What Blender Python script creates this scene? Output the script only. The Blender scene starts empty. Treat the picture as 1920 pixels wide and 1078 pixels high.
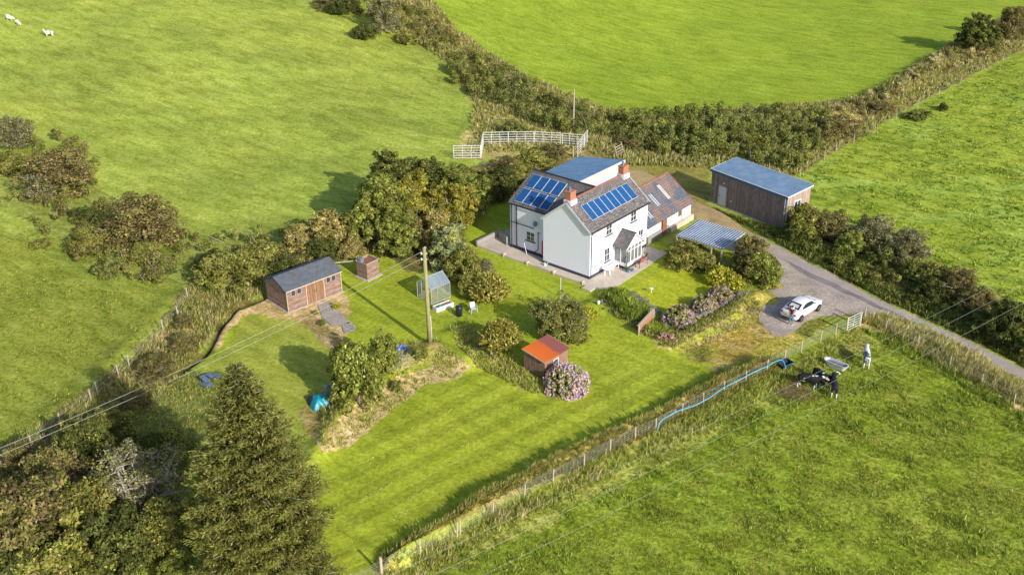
import bpy, bmesh, math, random
import numpy as np
from mathutils import Vector, Matrix
random.seed(5)
rng = np.random.default_rng(11)
PI = math.pi
SC = bpy.context.scene
COL = SC.collection
R = math.radians

# ------------------------------------------------------------------ survey (camera solved from the buildings' corners)
F = 2000.; TH = R(27.16); RO = R(-.793); HC = 43.82
FW = np.array([0, math.cos(TH), -math.sin(TH)])
_r0 = np.array([1, 0, 0.]); _u0 = np.cross(_r0, FW)
RT = _r0*math.cos(RO)+_u0*math.sin(RO); UP = np.cross(RT, FW); CP = np.array([0, 0, HC])

def vnoise(x, y, s, seed=0):
    x = np.asarray(x, float)/s+seed*17.3; y = np.asarray(y, float)/s+seed*9.7
    xi = np.floor(x).astype(np.int64); yi = np.floor(y).astype(np.int64)
    fx = x-xi; fy = y-yi; fx = fx*fx*(3-2*fx); fy = fy*fy*(3-2*fy)
    def h(a, b):
        n = (a*374761393+b*668265263+seed*1274126177) & 0x7fffffff
        n = ((n ^ (n >> 13))*1274126177) & 0x7fffffff
        return ((n ^ (n >> 16)) & 0xffff)/65535.
    return (h(xi, yi)*(1-fx)+h(xi+1, yi)*fx)*(1-fy)+(h(xi, yi+1)*(1-fx)+h(xi+1, yi+1)*fx)*fy
def fbm(x, y, s, seed=0, o=3):
    t = 0; a = 1; w = 0
    for k in range(o):
        t = t+a*vnoise(x, y, s/2**k, seed+k*7); w += a; a *= .5
    return t/w
def sstep(a, b, v):
    t = np.clip((v-a)/(b-a), 0, 1); return t*t*(3-2*t)
def seg_dist(x, y, line):
    d = np.full(np.shape(x), 1e9)
    for (x0, y0), (x1, y1) in zip(line[:-1], line[1:]):
        dx, dy = x1-x0, y1-y0; L = dx*dx+dy*dy+1e-9
        t = np.clip(((x-x0)*dx+(y-y0)*dy)/L, 0, 1)
        d = np.minimum(d, np.hypot(x-x0-t*dx, y-y0-t*dy))
    return d
def at0(px, py, z=0.):
    d = FW+RT*(px-960)/F-UP*(py-539)/F
    return CP+d*(z-HC)/d[2]
def wl(pts): return [tuple(at0(*p)[:2]) for p in pts]
# banks and the ditch, as lines on the ground with a height and half width
BANKS = [
 (wl([(735,1060),(833,995),(925,935),(1010,890),(1100,845),(1190,800),(1240,778),(1320,742),(1400,705),(1440,688)]), .68, .42),
 (wl([(1112,575),(1150,590),(1195,625),(1255,650),(1300,632),(1360,600),(1420,560)]), .55, 1.0),
 (wl([(1150,560),(1170,585),(1195,600)]), .75, 1.1),
 (wl([(870,680),(815,655),(740,690),(690,730),(640,780),(600,850)]), .55, 1.1),
 (wl([(850,625),(900,640),(960,680),(1000,720)]), .35, .9),
 (wl([(400,640),(420,600),(470,560)]), .25, .8),
 (wl([(1640,600),(1700,622),(1800,680),(1920,745),(2100,840)]), .35, 1.1),
 (wl([(1470,430),(1560,470),(1700,540),(1850,620),(2000,690),(2200,790)]), .3, 2.0),
 (wl([(330,560),(250,640),(190,700),(100,780),(20,850),(-60,920)]), .3, 1.2),
 (wl([(700,60),(780,100),(880,150),(980,190),(1080,225),(1200,240)]), .6, 2.2),
 (wl([(1560,225),(1650,190),(1760,125),(1860,70),(1960,30)]), .7, 2.4),
]
DITCH = wl([(497,556),(462,572),(440,583),(415,610),(400,640),(378,668),(330,700),(290,730),(245,765),(205,800),(150,850)])
LANE = wl([(1180,326),(1262,356),(1330,398),(1440,462),(1500,505),(1600,562),(1700,602),(1780,636),(1870,681),(1920,702),(2200,855)])
YARD = wl([(1440,590),(1480,590),(1540,565)])
def H(x, y):
    x = np.asarray(x, float); y = np.asarray(y, float)
    z = 12*sstep(105, 260, y-.3*x)*sstep(20, -60, x-.2*y)+1.2*(fbm(x, y, 60, 3)-.5)*sstep(125, 170, y)
    z = z+60*sstep(300, 1500, np.hypot(x, y))*fbm(x, y, 500, 9)
    lane = sstep(1.45, 2.5, seg_dist(x, y, LANE))*sstep(1.5, 2.6, seg_dist(x, y, YARD))
    for l, h, w in BANKS:
        d = seg_dist(x, y, l); z = z+h*np.exp(-(d/w)**2)*(.75+.5*vnoise(x, y, 2.2, 4))*lane
    d = seg_dist(x, y, DITCH); z = z-.55*np.exp(-(d/.3)**2)
    return z
def at(px, py, z=0.):
    p = at0(px, py, z)
    for _ in range(12):
        p = at0(px, py, z+float(H(p[0], p[1])))
    return p
def gz(x, y): return float(H(x, y))
def ppm(px, py, z=0.):                    # pixels per metre there (photo pixels)
    p = at(px, py, z); return F/float((p-CP)@FW)
def inpoly(x, y, poly):
    x = np.asarray(x); y = np.asarray(y); c = np.zeros(x.shape, bool); n = len(poly); j = n-1
    for i in range(n):
        xi, yi = poly[i]; xj, yj = poly[j]
        if yi != yj:
            c ^= ((yi > y) != (yj > y)) & (x < (xj-xi)*(y-yi)/(yj-yi)+xi)
        j = i
    return c
def pick(poly, dens, lift=True):
    xs = [p[0] for p in poly]; ys = [p[1] for p in poly]
    n = int((max(xs)-min(xs))*(max(ys)-min(ys))*dens)
    x = rng.uniform(min(xs), max(xs), n); y = rng.uniform(min(ys), max(ys), n)
    m = inpoly(x, y, poly); x, y = x[m], y[m]
    return np.stack([x, y, H(x, y) if lift else np.zeros(len(x))], 1)

# ------------------------------------------------------------------ colours and materials
def lin(r, g, b):
    f = lambda c: (c/255/12.92) if c/255 <= .04045 else ((c/255+.055)/1.055)**2.4
    return np.array([f(r), f(g), f(b)])
KG = .885
def alb(r, g, b): return np.clip(lin(r, g, b)/KG, 0, .8)   # albedo that reads as this sRGB colour on sunlit level ground

class NT:
    def __init__(s, name):
        s.m = bpy.data.materials.new(name); s.m.use_nodes = True; s.t = s.m.node_tree; s.t.nodes.clear()
        s.out = s.n('ShaderNodeOutputMaterial')
    def n(s, typ, **kw):
        nd = s.t.nodes.new(typ)
        for k, v in kw.items():
            if k.startswith('i_'):
                nd.inputs[k[2:].replace('_', ' ')].default_value = v
            else: setattr(nd, k, v)
        return nd
    def l(s, a, b): s.t.links.new(a, b)
    def bsdf(s, col=None, rough=.7, metal=0, spec=.3):
        b = s.n('ShaderNodeBsdfPrincipled'); b.inputs['Roughness'].default_value = rough
        b.inputs['Metallic'].default_value = metal; b.inputs['Specular IOR Level'].default_value = spec
        if col is not None:
            if hasattr(col, 'is_linked'): s.l(col, b.inputs['Base Color'])
            else: b.inputs['Base Color'].default_value = (*col, 1)
        s.l(b.outputs[0], s.out.inputs[0]); return b
    def co(s, scale=(1, 1, 1), rot=(0, 0, 0)):
        tc = s.n('ShaderNodeTexCoord'); mp = s.n('ShaderNodeMapping'); mp.inputs['Scale'].default_value = scale
        mp.inputs['Rotation'].default_value = rot
        s.l(tc.outputs['Object'], mp.inputs[0]); return mp.outputs[0]
    def noise(s, vec, scale, detail=3, rough=.6, dist=0):
        nz = s.n('ShaderNodeTexNoise'); nz.inputs['Scale'].default_value = scale; nz.inputs['Detail'].default_value = detail
        nz.inputs['Roughness'].default_value = rough; nz.inputs['Distortion'].default_value = dist
        if vec is not None: s.l(vec, nz.inputs['Vector'])
        return nz.outputs['Fac']
    def ramp(s, fac, stops, interp='LINEAR'):
        r = s.n('ShaderNodeValToRGB'); r.color_ramp.interpolation = interp
        e = r.color_ramp.elements
        while len(e) < len(stops): e.new(.5)
        for k, (p, c) in enumerate(stops):
            e[k].position = p; e[k].color = (*c, 1) if hasattr(c, '__len__') else (c, c, c, 1)
        s.l(fac, r.inputs[0]); return r.outputs[0]
    def mix(s, fac, a, b, mode='MIX'):
        m = s.n('ShaderNodeMix', data_type='RGBA', blend_type=mode)
        for v, i in ((fac, 0), (a, 6), (b, 7)):
            if hasattr(v, 'is_linked'): s.l(v, m.inputs[i])
            elif hasattr(v, '__len__'): m.inputs[i].default_value = (*v, 1)
            else: m.inputs[i].default_value = v
        return m.outputs[2]
    def math(s, op, a, b=0., c=0.):
        m = s.n('ShaderNodeMath', operation=op)
        for v, i in ((a, 0), (b, 1), (c, 2)):
            if hasattr(v, 'is_linked'): s.l(v, m.inputs[i])
            else: m.inputs[i].default_value = v
        return m.outputs[0]
    def bump(s, bs, h, strength=.4, dist=.05):
        b = s.n('ShaderNodeBump'); b.inputs['Strength'].default_value = strength; b.inputs['Distance'].default_value = dist
        s.l(h, b.inputs['Height']); s.l(b.outputs[0], bs.inputs['Normal'])
    def attr(s, name):
        a = s.n('ShaderNodeAttribute', attribute_name=name); return a

M = {}
def plain(name, col, rough=.6, metal=0, var=.12, scale=3., spec=.3, bump=0.):
    t = NT(name); v = t.co(); n = t.noise(v, scale, 4)
    c = np.array(col, float)
    cc = t.ramp(n, [(.25, tuple(c*(1-var))), (.75, tuple(np.minimum(c*(1+var), 1)))])
    b = t.bsdf(cc, rough, metal, spec)
    if bump: t.bump(b, t.noise(v, scale*6, 3), bump, .02)
    M[name] = t.m; return t.m

def m_foliage():
    t = NT('foliage'); a = t.attr('Col'); v = t.co()
    c = t.mix(1., a.outputs['Color'], t.ramp(t.noise(v, 2.3, 2), [(.2, (.78, .8, .8)), (.8, (1.22, 1.2, 1.1))]), 'MULTIPLY')
    d = t.n('ShaderNodeBsdfDiffuse'); tr = t.n('ShaderNodeBsdfTranslucent'); mx = t.n('ShaderNodeMixShader'); mx.inputs[0].default_value = .35
    t.l(c, d.inputs[0]); t.l(c, tr.inputs[0]); t.l(d.outputs[0], mx.inputs[1]); t.l(tr.outputs[0], mx.inputs[2]); t.l(mx.outputs[0], t.out.inputs[0])
    M['foliage'] = t.m
m_foliage()
def m_terrain():
    t = NT('meadow'); a = t.attr('Col'); rg = t.attr('Rough').outputs['Fac']
    v = t.co(); vs = t.co((1, 1, 1), (0, 0, R(38)))
    vst = t.n('ShaderNodeMapping'); vst.inputs['Scale'].default_value = (.32, 1, 1); t.l(vs, vst.inputs[0])
    n1 = t.noise(v, .11, 4, .6); n2 = t.noise(vst.outputs[0], .9, 5, .68, .4); n3 = t.noise(v, 2.9, 4, .75)
    # value variation grows with the roughness of the sward
    k1 = t.ramp(n1, [(.3, (.9, .93, .9)), (.7, (1.1, 1.06, 1.05))])
    k2 = t.ramp(n2, [(.34, (.58, .62, .45)), (.5, (1., 1., 1.)), (.66, (1.36, 1.28, 1.7))])
    k3 = t.ramp(n3, [(.34, (.5, .54, .4)), (.5, (1., 1., 1.)), (.68, (1.5, 1.42, 1.7))])
    c = t.mix(1., a.outputs['Color'], k1, 'MULTIPLY')
    c = t.mix(t.math('MULTIPLY_ADD', rg, .65, .38), c, t.mix(1., c, k2, 'MULTIPLY'))
    c = t.mix(t.math('MULTIPLY_ADD', rg, .6, .42), c, t.mix(1., c, k3, 'MULTIPLY'))
    b = t.bsdf(c, .9, 0, .1)
    hh = t.math('ADD', t.math('MULTIPLY', n2, 1.2), t.math('MULTIPLY', n3, .8))
    bp = t.n('ShaderNodeBump'); bp.inputs['Distance'].default_value = .22
    st = t.math('MULTIPLY_ADD', rg, .75, .16)
    t.l(st, bp.inputs['Strength']); t.l(hh, bp.inputs['Height']); t.l(bp.outputs[0], b.inputs['Normal'])
    M['meadow'] = t.m
m_terrain()
def m_wall(name, base, dirt, zdirt=.8, scale=1.3, amt=.5, rough=.8):
    t = NT(name); v = t.co(); n = t.noise(v, scale, 5, .65); nz = t.noise(t.co((1, 1, .15)), 4, 3)
    sx = t.n('ShaderNodeSeparateXYZ'); t.l(t.co(), sx.inputs[0])
    low = t.ramp(t.math('ADD', t.math('MULTIPLY', sx.outputs[2], 1/zdirt), t.math('MULTIPLY', n, .6)), [(.15, 1.), (1., 0.)])
    f = t.math('MULTIPLY', t.math('ADD', low, t.math('MULTIPLY', t.ramp(nz, [(.5, 0.), (.8, 1.)]), .25)), amt)
    c = t.mix(f, base, dirt); b = t.bsdf(c, rough, 0, .2)
    t.bump(b, t.noise(v, 9, 4), .5, .03); M[name] = t.m
m_wall('white_render', (.83, .86, .98), (.55, .55, .54), .7, 1.2, .5)
m_wall('limewash', (.74, .72, .72), (.36, .30, .25), .9, 1.6, 1.0)
m_wall('grey_stone', (.34, .32, .30), (.2, .19, .17), .6, 4, .8)
def m_slate(name, axis, cols, lichen, sc=1.0):
    t = NT(name); sx = t.n('ShaderNodeSeparateXYZ'); t.l(t.co(), sx.inputs[0]); cb = t.n('ShaderNodeCombineXYZ')
    t.l(sx.outputs[0 if axis == 'x' else 1], cb.inputs[0]); t.l(t.math('MULTIPLY', sx.outputs[2], 1.7), cb.inputs[1])
    br = t.n('ShaderNodeTexBrick'); br.inputs['Scale'].default_value = sc; br.inputs['Brick Width'].default_value = .34
    br.inputs['Row Height'].default_value = .24; br.inputs['Mortar Size'].default_value = .018; br.inputs['Bias'].default_value = 0
    br.inputs['Color1'].default_value = (*cols[0], 1); br.inputs['Color2'].default_value = (*cols[1], 1)
    br.inputs['Mortar'].default_value = (.03, .03, .03, 1); t.l(cb.outputs[0], br.inputs['Vector'])
    v = t.co(); n = t.noise(v, 1.5, 5, .7); n2 = t.noise(v, 7, 3, .6)
    c = t.mix(t.ramp(n, [(.45, 0.), (.62, .8)]), br.outputs['Color'], lichen[0])
    c = t.mix(t.ramp(n2, [(.55, 0.), (.68, .85)]), c, lichen[1])
    b = t.bsdf(c, .65, 0, .3); t.bump(b, t.math('ADD', br.outputs['Fac'], t.math('MULTIPLY', n2, -1.2)), .5, .03); M[name] = t.m
m_slate('roof_slate', 'x', ((.10, .10, .115), (.215, .195, .195)), ((.165, .14, .135), (.44, .41, .385)))
m_slate('wing_slate', 'y', ((.10, .11, .13), (.19, .17, .17)), ((.17, .14, .13), (.30, .27, .25)))
def m_patch():
    t = NT('rust_slate'); v = t.co((1., 1., .45)); n = t.noise(v, .75, 3, .55, .6); n2 = t.noise(t.co(), 6, 4)
    sx = t.n('ShaderNodeSeparateXYZ'); t.l(t.co(), sx.inputs[0]); cb = t.n('ShaderNodeCombineXYZ')
    t.l(sx.outputs[0], cb.inputs[0]); t.l(t.math('MULTIPLY', sx.outputs[2], 1.7), cb.inputs[1])
    br = t.n('ShaderNodeTexBrick'); br.inputs['Scale'].default_value = 1; br.inputs['Brick Width'].default_value = .36; br.inputs['Row Height'].default_value = .27
    br.inputs['Mortar Size'].default_value = .02; br.inputs['Color1'].default_value = (.85, .85, .85, 1); br.inputs['Color2'].default_value = (1.15, 1.1, 1.1, 1); br.inputs['Mortar'].default_value = (.4, .4, .4, 1)
    t.l(cb.outputs[0], br.inputs['Vector'])
    c = t.ramp(n, [(.40, (.11, .14, .19)), (.47, (.17, .17, .19)), (.52, (.20, .155, .145)), (.7, (.27, .195, .17))])
    c = t.mix(1., c, br.outputs['Color'], 'MULTIPLY'); c = t.mix(t.ramp(n2, [(.55, 0.), (.75, .5)]), c, (.36, .32, .3))
    b = t.bsdf(c, .7, 0, .3); t.bump(b, br.outputs['Fac'], -.4, .03); M['rust_slate'] = t.m
m_patch()
def m_boards(name, c1, c2, axis, freq, rough=.75, grain=(1, 1, 1), gapk=.25):
    t = NT(name); sx = t.n('ShaderNodeSeparateXYZ'); t.l(t.co(), sx.inputs[0]); s = sx.outputs[{'x': 0, 'y': 1, 'z': 2}[axis]]
    fr = t.math('FRACT', t.math('MULTIPLY', s, freq)); gap = t.ramp(fr, [(0., gapk), (.1, 1.), (.93, 1.), (1., gapk+.1)])
    n = t.noise(t.co(grain), 3.2, 5, .7, .3); c = t.ramp(n, [(.32, c1), (.68, c2)])
    fl = t.math('FLOOR', t.math('MULTIPLY', s, freq)); w = t.n('ShaderNodeTexWhiteNoise', noise_dimensions='1D'); t.l(fl, w.inputs['W'])
    c = t.mix(1., c, t.ramp(w.outputs['Value'], [(0., .78), (1., 1.18)]), 'MULTIPLY'); c = t.mix(1., c, gap, 'MULTIPLY')
    b = t.bsdf(c, rough, 0, .2); t.bump(b, fr, .35, .03); M[name] = t.m
m_boards('brown_boards', (.15, .09, .08), (.44, .30, .245), 'z', 7, grain=(.5, .5, 4), gapk=.6)
m_boards('door_boards', (.20, .105, .06), (.40, .24, .14), 'x', 8, grain=(6, 6, .6))
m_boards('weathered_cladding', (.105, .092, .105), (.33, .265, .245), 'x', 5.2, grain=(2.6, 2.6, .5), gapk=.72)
m_boards('lit_end_cladding', (.30, .23, .19), (.46, .37, .31), 'y', 5.2, grain=(3, 3, .5), gapk=.75)  # paler copy of the cladding, sunlight put into the colour
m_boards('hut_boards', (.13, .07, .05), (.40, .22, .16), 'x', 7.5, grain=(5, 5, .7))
m_boards('hut_boards_lit', (.26, .15, .115), (.44, .27, .21), 'y', 7.5, grain=(5, 5, .7))  # lighter copy of the hut boards, sunlit tone put into the colour
def m_corr(name, c1, c2, axis, freq, rough=.35, metal=.3, depth=.05, ridge=.55):
    t = NT(name); sx = t.n('ShaderNodeSeparateXYZ'); t.l(t.co(), sx.inputs[0]); s = sx.outputs[{'x': 0, 'y': 1}[axis]]
    w = t.math('SINE', t.math('MULTIPLY', s, freq*2*PI)); c = t.ramp(t.math('MULTIPLY_ADD', w, .5, .5), [(ridge-.25, c1), (ridge+.2, c2)])
    n = t.noise(t.co(), 1.1, 4); c = t.mix(1., c, t.ramp(n, [(.3, .76), (.7, 1.15)]), 'MULTIPLY')
    b = t.bsdf(c, rough, metal, .4); t.bump(b, w, .6, depth); M[name] = t.m
m_corr('blue_sheeting', (.15, .29, .48), (.18, .32, .52), 'x', 2, .5, .1, .012)
m_corr('grey_sheeting', (.20, .31, .46), (.22, .335, .49), 'x', 2.4, .5, .1, .008)
m_corr('carport_sheet', (.045, .10, .20), (.48, .56, .66), 'y', 3.0, .35, .1, .05)
def m_orange():
    t = NT('rusted_sheet'); sx = t.n('ShaderNodeSeparateXYZ'); t.l(t.co(), sx.inputs[0])
    n = t.noise(t.co(), 1.2, 5, .6); f = t.math('ADD', t.math('MULTIPLY', sx.outputs[0], .42), t.math('MULTIPLY', n, .45))
    c = t.ramp(f, [(.35, (.68, .15, .02)), (.85, (.60, .13, .025)), (.95, (.33, .10, .065)), (1., (.28, .10, .08))])
    c = t.mix(t.ramp(t.noise(t.co((1, 6, 1)), 3, 3), [(.6, 0.), (.72, .5)]), c, (.25, .11, .08))
    b = t.bsdf(c, .55, 0, .3); t.bump(b, t.math('SINE', t.math('MULTIPLY', sx.outputs[0], 50)), .35, .02); M['rusted_sheet'] = t.m
m_orange()
def m_brick():
    t = NT('brick'); br = t.n('ShaderNodeTexBrick'); t.l(t.co(), br.inputs['Vector']); br.inputs['Scale'].default_value = 4.5
    mp = t.n('ShaderNodeMapping'); mp.inputs['Rotation'].default_value = (R(90), 0, 0); tc = t.n('ShaderNodeTexCoord'); t.l(tc.outputs['Object'], mp.inputs[0]); t.l(mp.outputs[0], br.inputs['Vector'])
    br.inputs['Color1'].default_value = (.50, .19, .11, 1); br.inputs['Color2'].default_value = (.38, .15, .09, 1); br.inputs['Mortar'].default_value = (.36, .25, .2, 1)
    b = t.bsdf(br.outputs['Color'], .85); M['brick'] = t.m
m_brick()
def m_solar():
    t = NT('solar_cells'); tc = t.n('ShaderNodeTexCoord'); br = t.n('ShaderNodeTexBrick'); br.offset = 0
    t.l(tc.outputs['UV'], br.inputs['Vector']); br.inputs['Scale'].default_value = 1; br.inputs['Brick Width'].default_value = 1/6; br.inputs['Row Height'].default_value = .1
    br.inputs['Mortar Size'].default_value = .008; br.inputs['Mortar Smooth'].default_value = .3
    br.inputs['Color1'].default_value = (.006, .055, .20, 1); br.inputs['Color2'].default_value = (.010, .075, .25, 1); br.inputs['Mortar'].default_value = (.07, .20, .42, 1)
    v = t.co(); c = t.mix(t.ramp(t.noise(v, .8, 3), [(.35, 0.), (.75, .35)]), br.outputs['Color'], (.02, .12, .34))
    b = t.bsdf(c, .2, 0, .28); M['solar_cells'] = t.m
m_solar()
def m_ground(name, stops, scale, fine, finefac=.5, rough=.9, bump=.4, stain=None):
    t = NT(name); v = t.co(); n = t.noise(v, scale, 5, .65, .3); c = t.ramp(n, stops)
    n2 = t.noise(v, fine, 4, .75); c = t.mix(finefac, c, t.mix(1., c, t.ramp(n2, [(.3, .45), (.5, 1.), (.72, 1.6)]), 'MULTIPLY'))
    if stain: c = t.mix(t.ramp(t.noise(v, .6, 4, .6, .6), [(.52, 0.), (.68, stain[1])]), c, stain[0])
    b = t.bsdf(c, rough, 0, .15); t.bump(b, n2, bump, .03); M[name] = t.m
m_ground('road_gravel', [(.3, (.30, .26, .225)), (.5, (.42, .355, .31)), (.7, (.53, .45, .37))], .45, 5, .9, stain=((.42, .33, .22), .6))
m_ground('tarmac', [(.3, (.36, .305, .285)), (.7, (.47, .40, .365))], .5, 8, .4)
m_ground('tarmac_dark', [(.3, (.19, .17, .17)), (.7, (.30, .26, .25))], .8, 8, .4)
m_ground('sandy_track', [(.3, (.32, .23, .11)), (.55, (.48, .36, .19)), (.75, (.40, .36, .12))], .6, 6, .5)
m_ground('concrete', [(.3, (.50, .43, .35)), (.7, (.66, .58, .49))], .5, 5, .25, bump=.15, stain=((.36, .33, .27), .55))
m_ground('cinders', [(.3, (.30, .27, .24)), (.7, (.46, .41, .37))], 1.0, 7, .6)
m_ground('bare_soil', [(.3, (.16, .105, .075)), (.7, (.34, .23, .16))], 1.3, 8, .6)
m_ground('rubble', [(.3, (.20, .18, .15)), (.7, (.52, .47, .42))], 3.5, 9, .6)
m_ground('dry_stone', [(.35, (.09, .085, .06)), (.5, (.22, .20, .165)), (.68, (.42, .39, .35))], 3, 11, .5)
plain('upvc', (.82, .82, .84), .35, 0, .03); plain('black_paint', (.035, .037, .055), .5, 0, .2)
plain('plinth_black', (.05, .055, .09), .6); plain('dark_trim', (.045, .04, .05), .5); plain('sill_dark', (.09, .06, .08), .5)
plain('fascia_blue', (.06, .12, .2), .5); plain('pale_fascia', (.60, .64, .70), .5); plain('pink_board', (.72, .58, .52), .6)
plain('alu', (.62, .65, .70), .35, .5); plain('galv', (.70, .72, .75), .45, .1, .15, 5); plain('felt', (.115, .13, .155), .85, 0, .3, 2.5, .15)
plain('felt_dark', (.035, .07, .11), .8, 0, .2); plain('timber_pale', (.50, .42, .33), .8, 0, .2, 6); plain('timber_grey', (.42, .38, .31), .85, 0, .25, 9)
plain('pole_wood', (.30, .29, .13), .8, 0, .22, 4); plain('wire', (.42, .44, .42), .6, .1); plain('wire_dark', (.25, .24, .22), .6)
plain('door_white', (.52, .57, .66), .5, 0, .04); plain('red_plastic', (.55, .03, .04), .4); plain('white_plastic', (.78, .78, .80), .4, 0, .05)
plain('grey_white_plastic', (.55, .57, .64), .45, 0, .06); plain('blue_hose', (.12, .45, .68), .4); plain('black_plastic', (.02, .028, .045), .4)
plain('teal_tarp', (.0, .26, .34), .35, 0, .3, 4, .5, .5); plain('blue_tarp', (.12, .2, .5), .4, 0, .3, 6); plain('bark', (.20, .17, .13), .9, 0, .3, 6)
plain('pale_bark', (.36, .32, .24), .9, 0, .25, 6); plain('grey_bark', (.42, .38, .33), .9, 0, .25, 6); plain('car_paint', (.80, .81, .84), .22, 0, .01, 1, .6)
plain('rubber', (.02, .02, .022), .8); plain('rim_metal', (.35, .35, .37), .35, .7); plain('car_trim', (.03, .03, .035), .4); plain('tail_red', (.45, .02, .03), .25, spec=.6)
plain('plate_yellow', (.70, .60, .12), .4); plain('lamp_clear', (.6, .62, .66), .15, spec=.7); plain('skin', (.62, .36, .28), .6, 0, .05); plain('jeans', (.07, .20, .33), .85, 0, .25, 25)
plain('dark_top', (.03, .025, .035), .8); plain('hair_dark', (.04, .025, .02), .7); plain('bag_red', (.50, .03, .08), .6, 0, .2, 9); plain('bench_red', (.42, .13, .10), .6, 0, .2, 6)
plain('pot_blue', (.05, .17, .28), .5); plain('terracotta', (.40, .16, .09), .7); plain('sheep_wool', (.75, .70, .62), .95, 0, .1, 12, .1, .5); plain('enamel', (.62, .60, .64), .3, 0, .12, 3)
plain('water_dark', (.10, .14, .20), .05, 0, .1, 2, .6); plain('steel_blue', (.16, .22, .30), .5); plain('old_tin', (.16, .22, .32), .4, .3, .5, 4)
plain('green_lid', (.0, .32, .2), .4); plain('slab', (.45, .42, .39), .85, 0, .2, 3, .2, .3); plain('rust_brown', (.28, .13, .08), .8, 0, .4, 5)
def m_glass(name, tint, rough=.05, mixf=.75, refl=(.5, .6, .7)):
    t = NT(name); b = t.n('ShaderNodeBsdfPrincipled'); b.inputs['Base Color'].default_value = (*tint, 1); b.inputs['Roughness'].default_value = rough; b.inputs['Specular IOR Level'].default_value = .8
    tr = t.n('ShaderNodeBsdfTransparent'); mx = t.n('ShaderNodeMixShader'); mx.inputs[0].default_value = mixf
    t.l(tr.outputs[0], mx.inputs[1]); t.l(b.outputs[0], mx.inputs[2]); t.l(mx.outputs[0], t.out.inputs[0]); M[name] = t.m
m_glass('pane_dark', (.05, .06, .09), mixf=1.); m_glass('house_glass', (.42, .47, .50), .3, .16); m_glass('house_glass_roof', (.30, .38, .48), .25, .5); m_glass('porch_glass', (.25, .28, .30), .1, .45)
m_glass('car_glass', (.03, .04, .06), .06, 1.)
def m_cow(name, lo, hi, bias):
    t = NT(name); n = t.noise(t.co(), 2.1, 1, .4); c = t.ramp(n, [(bias-.01, lo), (bias+.01, hi)]); t.bsdf(c, .75, 0, .25); M[name] = t.m
m_cow('cow_black', (.014, .015, .022), (.72, .70, .68), .66)
m_cow('cow_grey', (.10, .12, .18), (.70, .70, .74), .5); plain('cow_face', (.50, .33, .24), .8); plain('cow_white', (.72, .70, .68), .8); plain('hoof', (.05, .04, .035), .6)
def m_board_paint():
    t = NT('painted_panel'); n = t.noise(t.co((1, 1, 1)), 4.5, 3, .6); sx = t.n('ShaderNodeSeparateXYZ'); t.l(t.co(), sx.inputs[0])
    c = t.ramp(n, [(.46, (.05, .05, .09)), (.52, (.66, .64, .70))]); t.bsdf(c, .4); M['painted_panel'] = t.m
m_board_paint()
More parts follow.
